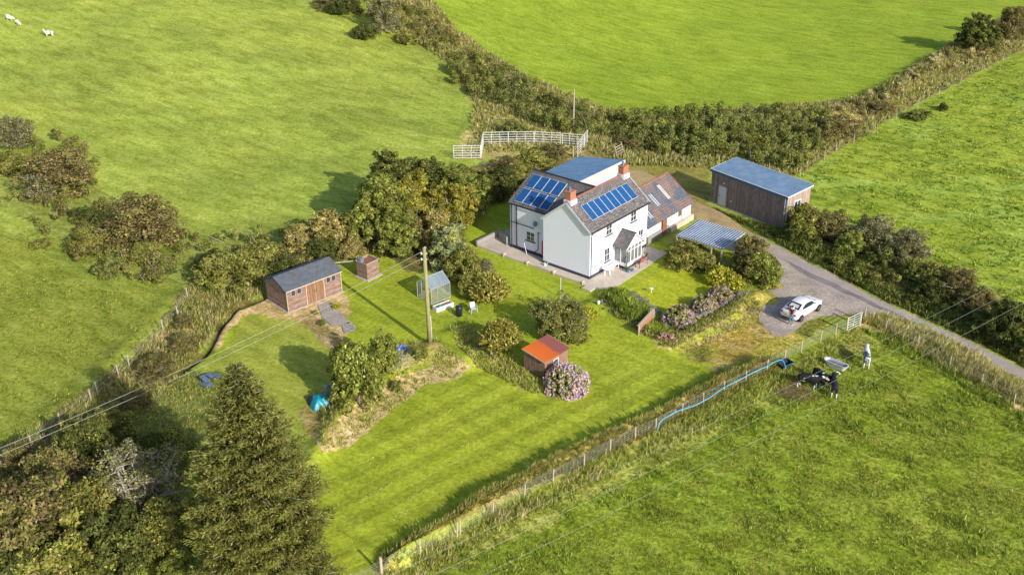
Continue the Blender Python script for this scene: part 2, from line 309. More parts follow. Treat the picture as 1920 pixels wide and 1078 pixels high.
# ------------------------------------------------------------------ building blocks
def tag(o, label=None, cat=None, group=None, kind=None):
    for k, v in (('label', label), ('category', cat), ('group', group), ('kind', kind)):
        if v: o[k] = v
    return o
def empty(name, loc, rz=0., label=None, cat=None, group=None):
    o = bpy.data.objects.new(name, None); COL.objects.link(o); o.location = loc; o.rotation_euler = (0, 0, rz); o.empty_display_size = .3
    return tag(o, label, cat, group)
def copy_tree(o, parent=None):
    c = o.copy(); COL.objects.link(c)
    if parent is not None: c.parent = parent
    for ch in list(o.children): copy_tree(ch, c)
    return c
class MB:
    def __init__(s): s.v = []; s.f = []; s.uv = {}; s.mi = []; s.cur = 0
    def add(s, vs, fs):
        n = len(s.v); s.v += [tuple(map(float, p)) for p in vs]
        for f in fs: s.f.append(tuple(n+i for i in f)); s.mi.append(s.cur)
        return s
    def quad(s, a, b, c, d, uv=False):
        s.add([a, b, c, d], [(0, 1, 2, 3)])
        if uv: s.uv[len(s.f)-1] = [(0, 0), (1, 0), (1, 1), (0, 1)]
        return s
    def box(s, x0, x1, y0, y1, z0, z1):
        return s.add([(x0, y0, z0), (x1, y0, z0), (x1, y1, z0), (x0, y1, z0), (x0, y0, z1), (x1, y0, z1), (x1, y1, z1), (x0, y1, z1)],
                     [(0, 3, 2, 1), (4, 5, 6, 7), (0, 1, 5, 4), (1, 2, 6, 5), (2, 3, 7, 6), (3, 0, 4, 7)])
    def slab(s, pts, t):          # planar polygon thickened along its normal (downwards for t < 0)
        P = [Vector(p) for p in pts]; n = (P[1]-P[0]).cross(P[2]-P[0]).normalized()*t; k = len(P)
        if (n.z*t) < 0: n = -n
        return s.add([tuple(p) for p in P]+[tuple(p+n) for p in P], [tuple(range(k)), tuple(range(2*k-1, k-1, -1))]+[(i, k+i, k+(i+1) % k, (i+1) % k) for i in range(k)])
    def prism(s, pts, y0, y1):    # polygon in xz extruded along y
        k = len(pts)
        return s.add([(x, y0, z) for x, z in pts]+[(x, y1, z) for x, z in pts], [tuple(range(k)), tuple(range(2*k-1, k-1, -1))]+[(i, k+i, k+(i+1) % k, (i+1) % k) for i in range(k)])
    def tube(s, pts, r, n=6, cap=True):
        P = [Vector(p) for p in pts]; rs = r if hasattr(r, '__len__') else [r]*len(P); rings = []
        up = Vector((0, 0, 1))
        base = len(s.v); vs = []
        for i, p in enumerate(P):
            d = (P[min(i+1, len(P)-1)]-P[max(i-1, 0)]).normalized()
            a = d.cross(up)
            if a.length < .1: a = d.cross(Vector((1, 0, 0)))
            a.normalize(); b = d.cross(a)
            for k in range(n):
                t = 2*PI*k/n; vs.append(tuple(p+(a*math.cos(t)+b*math.sin(t))*rs[i]))
        fs = [(i*n+k, i*n+(k+1) % n, (i+1)*n+(k+1) % n, (i+1)*n+k) for i in range(len(P)-1) for k in range(n)]
        if cap: fs += [tuple(range(n-1, -1, -1)), tuple((len(P)-1)*n+k for k in range(n))]
        return s.add(vs, fs)
    def bar(s, a, b, w, h=None):
        h = h or w; a = Vector(a); b = Vector(b); d = (b-a).normalized(); u = d.cross(Vector((0, 0, 1)))
        if u.length < .05: u = Vector((1, 0, 0))
        u.normalize(); v = d.cross(u); u *= w/2; v *= h/2
        return s.add([tuple(p+i*u+j*v) for p in (a, b) for i, j in ((-1, -1), (1, -1), (1, 1), (-1, 1))],
                     [(0, 3, 2, 1), (4, 5, 6, 7), (0, 1, 5, 4), (1, 2, 6, 5), (2, 3, 7, 6), (3, 0, 4, 7)])
    def lathe(s, prof, n=16, c=(0, 0, 0), sx=1, sy=1):
        vs = [(c[0]+r*math.cos(2*PI*k/n)*sx, c[1]+r*math.sin(2*PI*k/n)*sy, c[2]+z) for r, z in prof for k in range(n)]
        return s.add(vs, [(i*n+k, i*n+(k+1) % n, (i+1)*n+(k+1) % n, (i+1)*n+k) for i in range(len(prof)-1) for k in range(n)]+[tuple(range(n-1, -1, -1)), tuple((len(prof)-1)*n+k for k in range(n))])
    def build(s, name, mat, parent=None, smooth=False, bevel=0, label=None, fix=True):
        me = bpy.data.meshes.new(name); me.from_pydata(s.v, [], s.f)
        for m in (mat if isinstance(mat, (list, tuple)) else [mat]): me.materials.append(M[m])
        me.polygons.foreach_set('material_index', s.mi)
        if s.uv:
            ul = me.uv_layers.new(name='UVMap')
            for fi, uv in s.uv.items():
                for li, c in zip(me.polygons[fi].loop_indices, uv): ul.data[li].uv = c
        if fix:
            bm = bmesh.new(); bm.from_mesh(me); bmesh.ops.recalc_face_normals(bm, faces=bm.faces); bm.to_mesh(me); bm.free()
        if smooth: me.polygons.foreach_set('use_smooth', [True]*len(me.polygons))
        o = bpy.data.objects.new(name, me); COL.objects.link(o)
        if parent is not None: o.parent = parent
        if bevel:
            b = o.modifiers.new('bevel', 'BEVEL'); b.width = bevel; b.segments = 2; b.limit_method = 'ANGLE'
        if label: o['label'] = label
        return o
def raw(name, V, k, col=None, mat='foliage', parent=None, smooth=False):
    """V: (n*k, 3) vertices, consecutive k make a face"""
    V = np.asarray(V, np.float32); n = len(V)//k; me = bpy.data.meshes.new(name)
    me.vertices.add(len(V)); me.vertices.foreach_set('co', V.ravel()); me.loops.add(n*k); me.loops.foreach_set('vertex_index', np.arange(n*k, dtype=np.int32))
    me.polygons.add(n); me.polygons.foreach_set('loop_start', np.arange(0, n*k, k, dtype=np.int32)); me.polygons.foreach_set('loop_total', np.full(n, k, np.int32))
    if col is not None:
        a = me.color_attributes.new('Col', 'FLOAT_COLOR', 'POINT'); c = np.ones((len(V), 4), np.float32); c[:, :3] = np.repeat(col, k, 0) if len(col) == n else col
        a.data.foreach_set('color', c.ravel())
    me.materials.append(M[mat]); me.update(calc_edges=True)
    o = bpy.data.objects.new(name, me); COL.objects.link(o)
    if parent is not None: o.parent = parent
    return o

def window(par, frame, x0, x1, z0, z1, y, sign=-1, axis='x', mull=1, trans=1, sill=True, fr=.05, mats=('upvc', 'pane_dark'), label=None):
    """a sash/casement window on a wall plane; axis x: wall lies in xz at y, axis y: wall in yz at x=y"""
    def P(m, a0, a1, d0, d1, c0, c1):
        if axis == 'x': m.box(a0, a1, min(d0, d1), max(d0, d1), c0, c1)
        else: m.box(min(d0, d1), max(d0, d1), a0, a1, c0, c1)
    o1 = y+sign*.035; i1 = y-sign*.0
    m = MB(); P(m, x0, x1, i1, o1, z0, z0+fr); P(m, x0, x1, i1, o1, z1-fr, z1); P(m, x0, x0+fr, i1, o1, z0+fr, z1-fr); P(m, x1-fr, x1, i1, o1, z0+fr, z1-fr)
    for k in range(mull):
        xm = x0+(x1-x0)*(k+1)/(mull+1); P(m, xm-fr*.45, xm+fr*.45, i1, o1-sign*.003, z0+fr, z1-fr)
    for k in range(trans):
        zm = z0+(z1-z0)*(k+1)/(trans+1); P(m, x0+fr, x1-fr, i1, o1-sign*.006, zm-fr*.45, zm+fr*.45)
    w = m.build('window', mats[0], par, label=label)
    g = MB(); P(g, x0+fr*.6, x1-fr*.6, y, y+sign*.012, z0+fr*.6, z1-fr*.6); g.build('pane', mats[1], w)
    if sill:
        q = MB(); P(q, x0-.1, x1+.1, y, y+sign*.13, z0-.09, z0-.015); q.build('sill', 'sill_dark', w)
    return w

# ------------------------------------------------------------------ farmhouse
def farmhouse():
    h = empty('farmhouse', (7.057, 86.798, 0), R(49.32), 'white rendered farmhouse with slate roofs, two brick chimneys and solar panels', 'house')
    L, W, E, RZ, RB = 9.15, 5.4, 4.72, 6.86, 2.7
    m = MB(); m.prism([(0, .0), (W, 0), (W, E), (RB, RZ-.12), (0, E)], 0, 1)   # x<->y swap below
    mm = MB(); k = 5; prof = [(0, 0), (W, 0), (W, E), (RB, RZ-.12), (0, E)]
    mm.add([(0, b, z) for b, z in prof]+[(L, b, z) for b, z in prof], [tuple(range(k)), tuple(range(2*k-1, k-1, -1))]+[(i, k+i, k+(i+1) % k, (i+1) % k) for i in range(k)])
    mm.build('wall', 'white_render', h)
    # rear wing
    X0, X1, XR, B0, B1, WE, WR = .9, 8.2, 4.55, W+.002, 10.2, 4.75, 6.84
    pf = [(X0, 0), (X1, 0), (X1, WE), (XR, WR-.12), (X0, WE)]
    mw = MB(); mw.add([(a, B0, z) for a, z in pf]+[(a, B1, z) for a, z in pf], [tuple(range(k)), tuple(range(2*k-1, k-1, -1))]+[(i, k+i, k+(i+1) % k, (i+1) % k) for i in range(k)])
    mw.build('wall', 'white_render', h, label='white rendered wall of the rear wing')
    # roofs
    sl = (RZ-E)/RB; ov = .14; t = .11; g = .12
    r = MB(); r.slab([(-g, -ov, E-ov*sl+.04), (L+g, -ov, E-ov*sl+.04), (L+g, RB, RZ+.04), (-g, RB, RZ+.04)], -t)
    r.slab([(-g, RB, RZ+.037), (L+g, RB, RZ+.037), (L+g, W+ov, E-ov*sl+.037), (-g, W+ov, E-ov*sl+.037)], -t)
    rf = r.build('roof', 'roof_slate', h)
    rd = MB(); rd.tube([(-g-.01, RB, RZ+.05), (L+g+.01, RB, RZ+.05)], .1, 8); rd.build('ridge_tiles', 'rust_brown', rf)
    sw = (WR-WE)/(XR-X0)
    r = MB(); r.slab([(X0-ov, B1+g, WE-ov*sw+.04), (X0-ov, 3.4, WE-ov*sw+.04), (XR, 2.75, WR+.04), (XR, B1+g, WR+.04)][::-1], -t)
    r.slab([(X1+ov, B1+g, WE-ov*sw+.037), (X1+ov, 3.4, WE-ov*sw+.037), (XR, 2.75, WR+.037), (XR, B1+g, WR+.037)], -t)
    # keep the wing roof above the main one only: clip by the main slope
    rw = r.build('roof', 'wing_slate', h, label='darker slate roof of the rear wing')
    bm = bmesh.new(); bm.from_mesh(rw.data)
    nrm = Vector((0, sl, 1)).normalized()   # main rear slope: z = RZ+.037-(y-RB)*sl
    bmesh.ops.bisect_plane(bm, geom=bm.verts[:]+bm.edges[:]+bm.faces[:], plane_co=Vector((0, RB, RZ-.05)), plane_no=nrm, clear_inner=True)
    bm.to_mesh(rw.data); bm.free()
    rd = MB(); rd.tube([(XR, 2.9, WR+.05), (XR, B1+g+.01, WR+.05)], .1, 8); rd.build('ridge_tiles', 'dark_trim', rw)
    # bargeboards on the visible gable, fascia and gutters
    f = MB(); f.bar((-g-.03, -ov, E-ov*sl-.05), (-g-.03, RB, RZ-.05), .05, .2); f.bar((-g-.03, W+ov, E-ov*sl-.05), (-g-.03, RB, RZ-.05), .05, .2); f.build('bargeboard', 'pale_fascia', h)
    f = MB(); f.bar((L+g+.03, -ov, E-ov*sl-.05), (L+g+.03, RB, RZ-.05), .05, .2); f.bar((L+g+.03, W+ov, E-ov*sl-.05), (L+g+.03, RB, RZ-.05), .05, .2); f.build('bargeboard', 'pale_fascia', h)
    f = MB(); f.tube([(-g, -ov-.06, E-ov*sl-.04), (L+g, -ov-.06, E-ov*sl-.04)], .065, 8); f.build('gutter', 'dark_trim', h)
    f = MB(); f.tube([(X0-ov-.06, 5.75, WE-ov*sw-.04), (X0-ov-.06, B1+g, WE-ov*sw-.04)], .065, 8); f.build('gutter', 'dark_trim', h)
    # plinth
    p = MB(); p.box(-.03, L+.03, -.03, -.001, 0, .3); p.box(-.03, -.001, -.001, W+.03, 0, .3); p.box(X0-.03, X0-.001, W+.03, B1+.03, 0, .32); p.build('plinth', 'plinth_black', h)
    # pipes
    def pipe(pts, r=.04, mat='dark_trim'): MB().tube(pts, r, 8).build('drainpipe', mat, h)
    pipe([(.16, -ov-.04, E-.22), (.16, -.06, E-.5), (.16, -.06, .05)]); pipe([(X0-.07, 9.95, 4.5), (X0-.07, 9.95, .05)], .05); pipe([(X0-.07, 9.35, 4.55), (X0-.07, 9.35, .05)], .06)
    pipe([(X0-.06, 10.1, 2.75), (X0-.06, 7.2, 2.75)], .04); pipe([(X0-.06, 6.45, 2.45), (X0-.06, 6.7, 2.5), (X0-.06, 6.7, .7), (X0-.06, 7.3, .2)], .035)
    pipe([(X0-.32, 8.2, 1.05), (X0-.36, 7.85, .02)], .03, 'alu')
    # windows
    for x0, x1, z0, z1 in ((2.38, 3.3, 3.5, 4.52), (6.3, 7.22, 3.5, 4.52), (2.22, 3.05, .88, 2.2), (7.7, 8.5, .88, 2.15)):
        window(h, None, x0, x1, z0, z1, -.001, -1)
    window(h, None, 7.15, 8.15, 1.35, 2.27, X0-.001, -1, 'y', 1, 1)
    # meter box, satellite dish
    MB().box(X0-.14, X0-.003, 5.75, 6.2, .25, 1.75).build('gas_cabinet', 'red_plastic', h)
    d = MB(); d.lathe([(.02, 0), (.16, .02), (.27, .08), (.25, .09), (.15, .04), (.02, .02)], 16); o = d.build('satellite_dish', 'steel_blue', h, True); o.location = (X0-.22, 6.85, 3.38); o.rotation_euler = (0, R(-70), 0)
    MB().bar((0, 0, 0), (0, 0, -.22), .03).build('bracket', 'dark_trim', o)
    # chimneys
    for cx, cw, nm in ((.55, .82, 'left'), (8.78, .82, 'right')):
        c = MB(); c.box(cx-cw/2, cx+cw/2, RB-.3, RB+.3, RZ-.35, RZ+.88); c.box(cx-cw/2-.04, cx+cw/2+.04, RB-.34, RB+.34, RZ+.88, RZ+.98)
        ch = c.build('chimney', 'brick', rf)
        c = MB(); c.box(cx-cw/2-.05, cx+cw/2+.05, RB-.42, RB+.42, RZ-.42, RZ+.16)
        c.build('flashing', 'white_render', rf)
        c = MB(); c.lathe([(.12, 0), (.10, .3), (.13, .33), (.13, .38), (.07, .38)], 10, (cx-.1, RB, RZ+.98)); c.build('chimney_pot', 'steel_blue', rf)
    # solar panels
    def panel(P0, U, V, n):
        P0, U, V, n = Vector(P0), Vector(U), Vector(V), Vector(n)
        c = [P0, P0+U, P0+U+V, P0+V]; b = MB(); b.add([tuple(p+n*.05) for p in c]+[tuple(p+n*.10) for p in c], [(0, 3, 2, 1), (4, 5, 6, 7), (0, 1, 5, 4), (1, 2, 6, 5), (2, 3, 7, 6), (3, 0, 4, 7)])
        fo = b.build('solar_panel', 'panel_frame', h); e = U.normalized()*.024; g_ = V.normalized()*.024
        q = [P0+e+g_, P0+U-e+g_, P0+U+V-e-g_, P0+V+e-g_]
        MB().quad(*[tuple(p+n*.105) for p in q], uv=True).build('cells', 'solar_cells', fo, fix=False)
    n1 = Vector((0, -sl, 1)).normalized(); up = Vector((0, 1, sl)).normalized()
    for k in range(8):
        panel((1.06+k*.90, .62, E+sl*.62+.04), Vector((.875, 0, 0)), up*1.72, n1)
    n2 = Vector((-sw, 0, 1)).normalized(); u2 = Vector((1, 0, sw)).normalized()
    for r_ in range(2):
        for k in range(4):
            a0 = X0+.12+r_*1.60; panel((a0, 9.75-k*1.02, WE+sw*(a0-X0)+.04), Vector((0, -.98, 0)), u2*1.66, n2)
    # porch
    px0, px1, pd, pe, pr = 3.72, 6.12, 1.52, 2.28, 3.36; pm = (px0+px1)/2
    po = empty('porch', (0, 0, 0)); po.parent = h
    b = MB(); b.box(px0, px1, -pd, -.002, 0, .28); b.build('plinth', 'plinth_black', po)
    b = MB(); b.box(px0+.002, px1-.002, -pd+.002, -pd+.1, .28, .62); b.box(px0+.002, px0+.1, -pd+.1, -.003, .28, .62); b.box(px1-.1, px1-.002, -pd+.1, -.003, .28, .62)
    b.build('wall', 'upvc', po); b = MB()
    b.add([(px0, -pd+.01, pe), (px1, -pd+.01, pe), (pm, -pd+.01, pr-.08), (px0, -pd+.09, pe), (px1, -pd+.09, pe), (pm, -pd+.09, pr-.08)], [(0, 1, 2), (5, 4, 3), (0, 3, 4, 1), (1, 4, 5, 2), (2, 5, 3, 0)])
    b.build('gable', 'upvc', po)
    b = MB()
    for x in (px0+.05, px0+.62, pm, px1-.62, px1-.05): b.box(x-.045, x+.045, -pd, -pd+.085, .62, pe-.08)
    b.box(px0, px1, -pd-.002, -pd+.086, pe-.09, pe); b.box(px0+.1, px1-.1, -pd+.004, -pd+.08, 1.78, 1.84)
    for y in (-pd+.75, -.06): b.box(px0+.005, px0+.09, y-.04, y+.04, .62, pe-.09); b.box(px1-.09, px1-.005, y-.04, y+.04, .62, pe-.09)
    for x in (px0+.003, px1-.093): b.box(x, x+.09, -pd+.09, -.005, pe-.09, pe-.003)
    b.build('window_frame', 'upvc', po)
    b = MB(); b.box(px0+.05, px1-.05, -pd+.03, -pd+.045, .62, pe-.09); b.box(px0+.03, px0+.045, -pd+.09, -.01, .62, pe-.09); b.box(px1-.045, px1-.03, -pd+.09, -.01, .62, pe-.09); b.build('glazing', 'porch_glass', po)
    b = MB(); b.slab([(px0-.28, -pd-.12, pe-.12), (pm, -pd-.12, pr), (pm, -.003, pr), (px0-.28, -.003, pe-.12)][::-1], -.07); b.slab([(px1+.28, -pd-.12, pe-.12), (pm, -pd-.12, pr+.003), (pm, -.003, pr+.003), (px1+.28, -.003, pe-.12)], -.07)
    b.build('roof', 'wing_slate', po)
    b = MB(); b.tube([(pm, -pd-.14, pr+.02), (pm, -.004, pr+.02)], .05, 6); b.build('ridge_tiles', 'dark_trim', po)
    b = MB(); b.bar((px0-.3, -pd-.13, pe-.17), (pm, -pd-.13, pr-.05), .03, .12); b.bar((px1+.3, -pd-.13, pe-.17), (pm, -pd-.13, pr-.05), .03, .12); b.build('bargeboard', 'upvc', po)
    MB().tube([(px0-.05, -pd-.05, pe-.2), (px0-.03, -pd-.06, .1)], .035, 6).build('drainpipe', 'dark_trim', po)
    b = MB(); b.box(px0+.3, px1-.3, -.07, -.003, .28, 2.1); b.build('door', 'upvc', po)
    b = MB()
    for x, z, r in ((px0+.4, .75, .14), (px0+.9, .72, .1), (px1-.5, .78, .16), (px1-1., .72, .1)): b.lathe([(.02, -.2), (r, -.1), (r*1.1, .05), (r*.5, .2), (.02, .25)], 7, (x, -pd+.3, z))
    b.build('pot_plants', 'leafy', po)
    return h
plain('panel_frame', (.74, .76, .80), .4, 0, .05)
plain('leafy', (.10, .22, .04), .8, 0, .5, 9)

# ------------------------------------------------------------------ outbuildings
def outbuilding():
    h = empty('stone_barn', (7.057, 86.798, 0), R(49.9), 'old stone barn with patchy rust and slate roof beside the farmhouse', 'barn')
    A0, A1, B0, B1, E, Rz = 9.5, 17.55, .05, 6.1, 2.08, 4.3; RB = 3.1; k = 5; pf = [(B0, 0), (B1, 0), (B1, E), (RB, Rz-.1), (B0, E)]
    m = MB(); m.add([(A0, b, z) for b, z in pf]+[(A1, b, z) for b, z in pf], [tuple(range(k)), tuple(range(2*k-1, k-1, -1))]+[(i, k+i, k+(i+1) % k, (i+1) % k) for i in range(k)]); m.build('wall', 'limewash', h)
    m = MB(); m.box(13.3, A1+.1, -.32, B0-.003, 0, .55); m.build('plinth', 'concrete', h, label='pale concrete plinth along the barn wall')
    m = MB(); m.box(A0, 13.3, -.1, B0-.003, 0, .8); m.build('plinth', 'grey_stone', h)
    s = (Rz-E)/(RB-B0); r = MB(); r.slab([(A0-.2, B0-.3, E-.3*s), (A1+.15, B0-.3, E-.3*s), (A1+.15, RB, Rz), (A0-.2, RB, Rz)], -.1)
    r.slab([(A0-.2, RB, Rz-.003), (A1+.15, RB, Rz-.003), (A1+.15, B1+.3, E-.3*s-.003), (A0-.2, B1+.3, E-.3*s-.003)], -.1); rf = r.build('roof', 'rust_slate', h)
    MB().tube([(A0-.2, RB, Rz+.02), (A1+.18, RB, Rz+.02)], .08, 6).build('ridge_tiles', 'rust_brown', rf)
    MB().bar((A1+.17, B0-.3, E-.3*s-.03), (A1+.17, RB, Rz-.03), .05, .14).build('bargeboard', 'rust_brown', rf)
    up = Vector((0, 1, s)).normalized(); n = Vector((0, -s, 1)).normalized()
    for a, b, L in ((10.55, .35, 1.35), (12.7, .95, 1.5), (14.75, 1.05, 1.8)):
        p = Vector((a, b, E+s*(b-B0)))
        q = MB(); q.bar(tuple(p+n*.04), tuple(p+n*.04+up*L), .09, .06); q.bar(tuple(p+n*.04+Vector((.34, 0, 0))), tuple(p+n*.04+up*L+Vector((.34, 0, 0))), .09, .06); sk = q.build('skylight', 'pale_fascia', rf)
        c = [p+Vector((.06, 0, 0)), p+Vector((.28, 0, 0)), p+Vector((.28, 0, 0))+up*L, p+Vector((.06, 0, 0))+up*L]
        MB().slab([tuple(x+n*.012) for x in c], .02).build('pane', 'timber_pale' if a > 14 else 'house_glass_roof', sk)
    MB().box(12.0, 12.75, -.16, -.11, .1, 1.8).build('door', 'rust_brown', h); window(h, None, 15.1, 15.7, 1.0, 1.7, B0-.002, -1, 'x', 1, 0, False, mats=('timber_grey', 'pane_dark'))
    for a in (12.9, 15.75): MB().box(a, a+.12, B0-.03, B0-.003, .56, 1.9).build('pier', 'grey_stone', h)
def blue_barn():
    h = empty('metal_barn', (7.057, 86.798, 0), R(49.32), 'low barn with blue sheet roof and white end wall behind the farmhouse', 'barn')
    a0, a1, b0, b1, zn, zf = 10.2, 18.7, 9.3, 15.3, 3.95, 3.0
    m = MB(); m.add([(a0+.15, b0+.15, 0), (a1-.15, b0+.15, 0), (a1-.15, b1-.15, 0), (a0+.15, b1-.15, 0), (a0+.15, b0+.15, zn-.12), (a1-.15, b0+.15, zn-.12), (a1-.15, b1-.15, zf-.1), (a0+.15, b1-.15, zf-.1)], [(0, 3, 2, 1), (4, 5, 6, 7), (0, 1, 5, 4), (1, 2, 6, 5), (2, 3, 7, 6), (3, 0, 4, 7)])
    m.build('wall', 'door_white', h)
    r = MB(); r.slab([(a0, b0, zn), (a1, b0, zn), (a1, b1, zf), (a0, b1, zf)], -.06); r.build('roof', 'blue_sheeting', h)
    MB().box(a0-.02, a1+.02, b0-.05, b0-.003, zn-.32, zn+.02).build('fascia', 'pale_fascia', h); MB().box(a0+.15, a1-.15, b0+.08, b0+.145, zn-.75, zn-.33).build('lintel_board', 'pink_board', h)
    MB().box(a1+.003, a1+.05, b0, b1, zf-.1, zf+.02)
def grey_shed():
    # local x runs along the long front (rightwards), y goes back
    yaw = R(127.4-180); o = np.array([27.093, 96.84]); L = 9.85; D = 3.6; E0, E1 = 3.62, 3.95
    x = np.array([math.cos(yaw), math.sin(yaw)]); o2 = o-x*L
    h = empty('timber_workshop', (o2[0], o2[1], 0), yaw, 'dark timber clad workshop with blue grey mono pitch roof and white door', 'workshop')
    m = MB(); m.add([(0, 0, .12), (L, 0, .12), (L, D, .12), (0, D, .12), (0, 0, E0), (L, 0, E0), (L, D, E1), (0, D, E1)], [(0, 3, 2, 1), (4, 5, 6, 7), (0, 1, 5, 4), (1, 2, 6, 5), (2, 3, 7, 6), (3, 0, 4, 7)]); m.build('wall', 'weathered_cladding', h)
    m = MB(); m.add([(L+.004, .02, .12), (L+.004, D, .12), (L+.004, D, E1), (L+.004, .02, E0), (L+.03, .02, .12), (L+.03, D, .12), (L+.03, D, E1), (L+.03, .02, E0)], [(0, 1, 2, 3), (7, 6, 5, 4), (0, 4, 5, 1), (1, 5, 6, 2), (2, 6, 7, 3), (3, 7, 4, 0)]); m.build('wall', 'lit_end_cladding', h, label='timber end wall coloured paler as the sunlit side')
    MB().box(-.06, L+.08, -.06, D+.06, -.3, .12).build('base_slab', 'slab', h)
    s = (E1-E0)/D; r = MB(); r.slab([(-.12, -.15, E0-.15*s+.12), (L+.2, -.15, E0-.15*s+.12), (L+.2, D+.12, E1+.12*s+.12), (-.12, D+.12, E1+.12*s+.12)], -.11); rf = r.build('roof', 'grey_sheeting', h)
    f = MB(); f.box(-.13, L+.21, -.185, -.153, E0-.16, E0+.12); f.build('fascia', 'fascia_blue', h)
    f = MB(); f.bar((L+.22, -.15, E0+.05), (L+.22, D+.12, E1+.05), .03, .16); f.bar((-.14, -.15, E0+.05), (-.14, D+.12, E1+.05), .03, .16); f.bar((-.13, D+.13, E1+.12), (L+.21, D+.13, E1+.12), .05, .12); f.bar((-.13, -.17, E0+.135), (L+.21, -.17, E0+.135), .1, .04); f.build('trim', 'pale_fascia', h)
    d = MB().box(1.16, 2.12, -.05, -.003, .14, 2.2).build('door', 'door_white', h); MB().box(1.22, 1.3, -.1, -.051, 1.1, 1.2).build('handle', 'dark_trim', d)
    f = MB(); f.box(1.08, 1.157, -.06, -.003, .14, 2.28); f.box(2.123, 2.2, -.06, -.003, .14, 2.28); f.box(1.157, 2.123, -.06, -.003, 2.203, 2.28); f.build('door_frame', 'timber_grey', h)
    MB().box(1.72, 1.84, -.14, -.003, 2.6, 2.7).build('lamp', 'upvc', h); MB().box(2.8, 2.92, -.08, -.003, .9, 1.02).build('socket_box', 'upvc', h)
    MB().tube([(L-.12, -.1, E0-.1), (L-.12, -.1, .1)], .045, 8).build('drainpipe', 'grey_sheeting', h); MB().tube([(L+.08, .1, E0-.05), (L+.08, .1, .1)], .03, 8).build('drainpipe', 'pale_fascia', h)
    window(h, None, 1.16, 2.2, 1.88, 2.92, L+.032, 1, 'y', 1, 0, False, .09)
def carport():
    h = empty('carport', (7.057, 86.798, 0), R(49.32), 'open sided carport with corrugated blue and white sheet roof', 'carport')
    a0, a1, b0, b1 = 9.35, 13.55, -8.2, -3.15; z0, z1 = 2.05, 2.2
    # corrugated sheet as real waves across b
    m = MB(); n = 150; vs = []
    for i in range(n+1):
        b = b0+(b1-b0)*i/n; w = .035*math.sin(i/n*2*PI*19)
        vs += [(a0, b, z0+w), (a1, b, z1+w)]
    m.add(vs, [(2*i, 2*i+1, 2*i+3, 2*i+2) for i in range(n)]); m.build('roof', 'carport_wave', h, True, fix=False)
    f = MB()
    for b in (b0+.1, (b0+b1)/2, b1-.1): f.bar((a0+.05, b, z0-.1), (a1-.05, b, z1-.1), .06, .12)
    f.bar((a0+.05, b0, z0-.1), (a0+.05, b1, z0-.1), .05, .14); f.bar((a1-.05, b0, z1-.1), (a1-.05, b1, z1-.1), .05, .1); f.build('rafter', 'timber_pale', h)
    for a, b in ((a0+.08, b0+.12), (a0+.08, b0+1.2), (a1-.1, b0+.12), (a0+.08, b1-.1), (a1-.1, b1-.1)): MB().bar((a, b, 0), (a, b, z0-.17), .11).build('post', 'timber_pale', h)
    MB().box(a0+.15, a1-.15, b1-.16, b1-.11, .1, z0-.2).build('wall', 'steel_blue', h); MB().box(a1-.18, a1-.15, b0+.2, b1-.17, .1, 1.5).build('wall', 'steel_blue', h)
    for x, y, s in ((a0+1.2, b0+1.5, .5), (a0+1.9, b0+2.6, .6), (a0+1.0, b0+3.4, .45)):
        o = MB().box(-s/2, s/2, -s*.4, s*.4, 0, s*.7).build('crate', 'timber_grey', None, bevel=.02); o.matrix_world = h.matrix_basis @ Matrix.Translation((x, y, .01)) @ Matrix.Rotation(s*3, 4, 'Z')
        tag(o, 'grey box stored in the shade under the carport roof', 'box', 'boxes under the carport')
def m_wave():
    t = NT('carport_wave'); sx = t.n('ShaderNodeSeparateXYZ'); t.l(t.co(), sx.inputs[0])
    w = t.math('SINE', t.math('MULTIPLY', t.math('SUBTRACT', sx.outputs[1], -8.2), 19*2*PI/5.05)); c = t.ramp(t.math('MULTIPLY_ADD', w, .5, .5), [(.3, (.05, .12, .24)), (.62, (.50, .57, .66))])
    c = t.mix(1., c, t.ramp(t.noise(t.co(), 1.6, 4), [(.3, .7), (.7, 1.1)]), 'MULTIPLY'); t.bsdf(c, .35, .1, .4); M['carport_wave'] = t.m
m_wave()
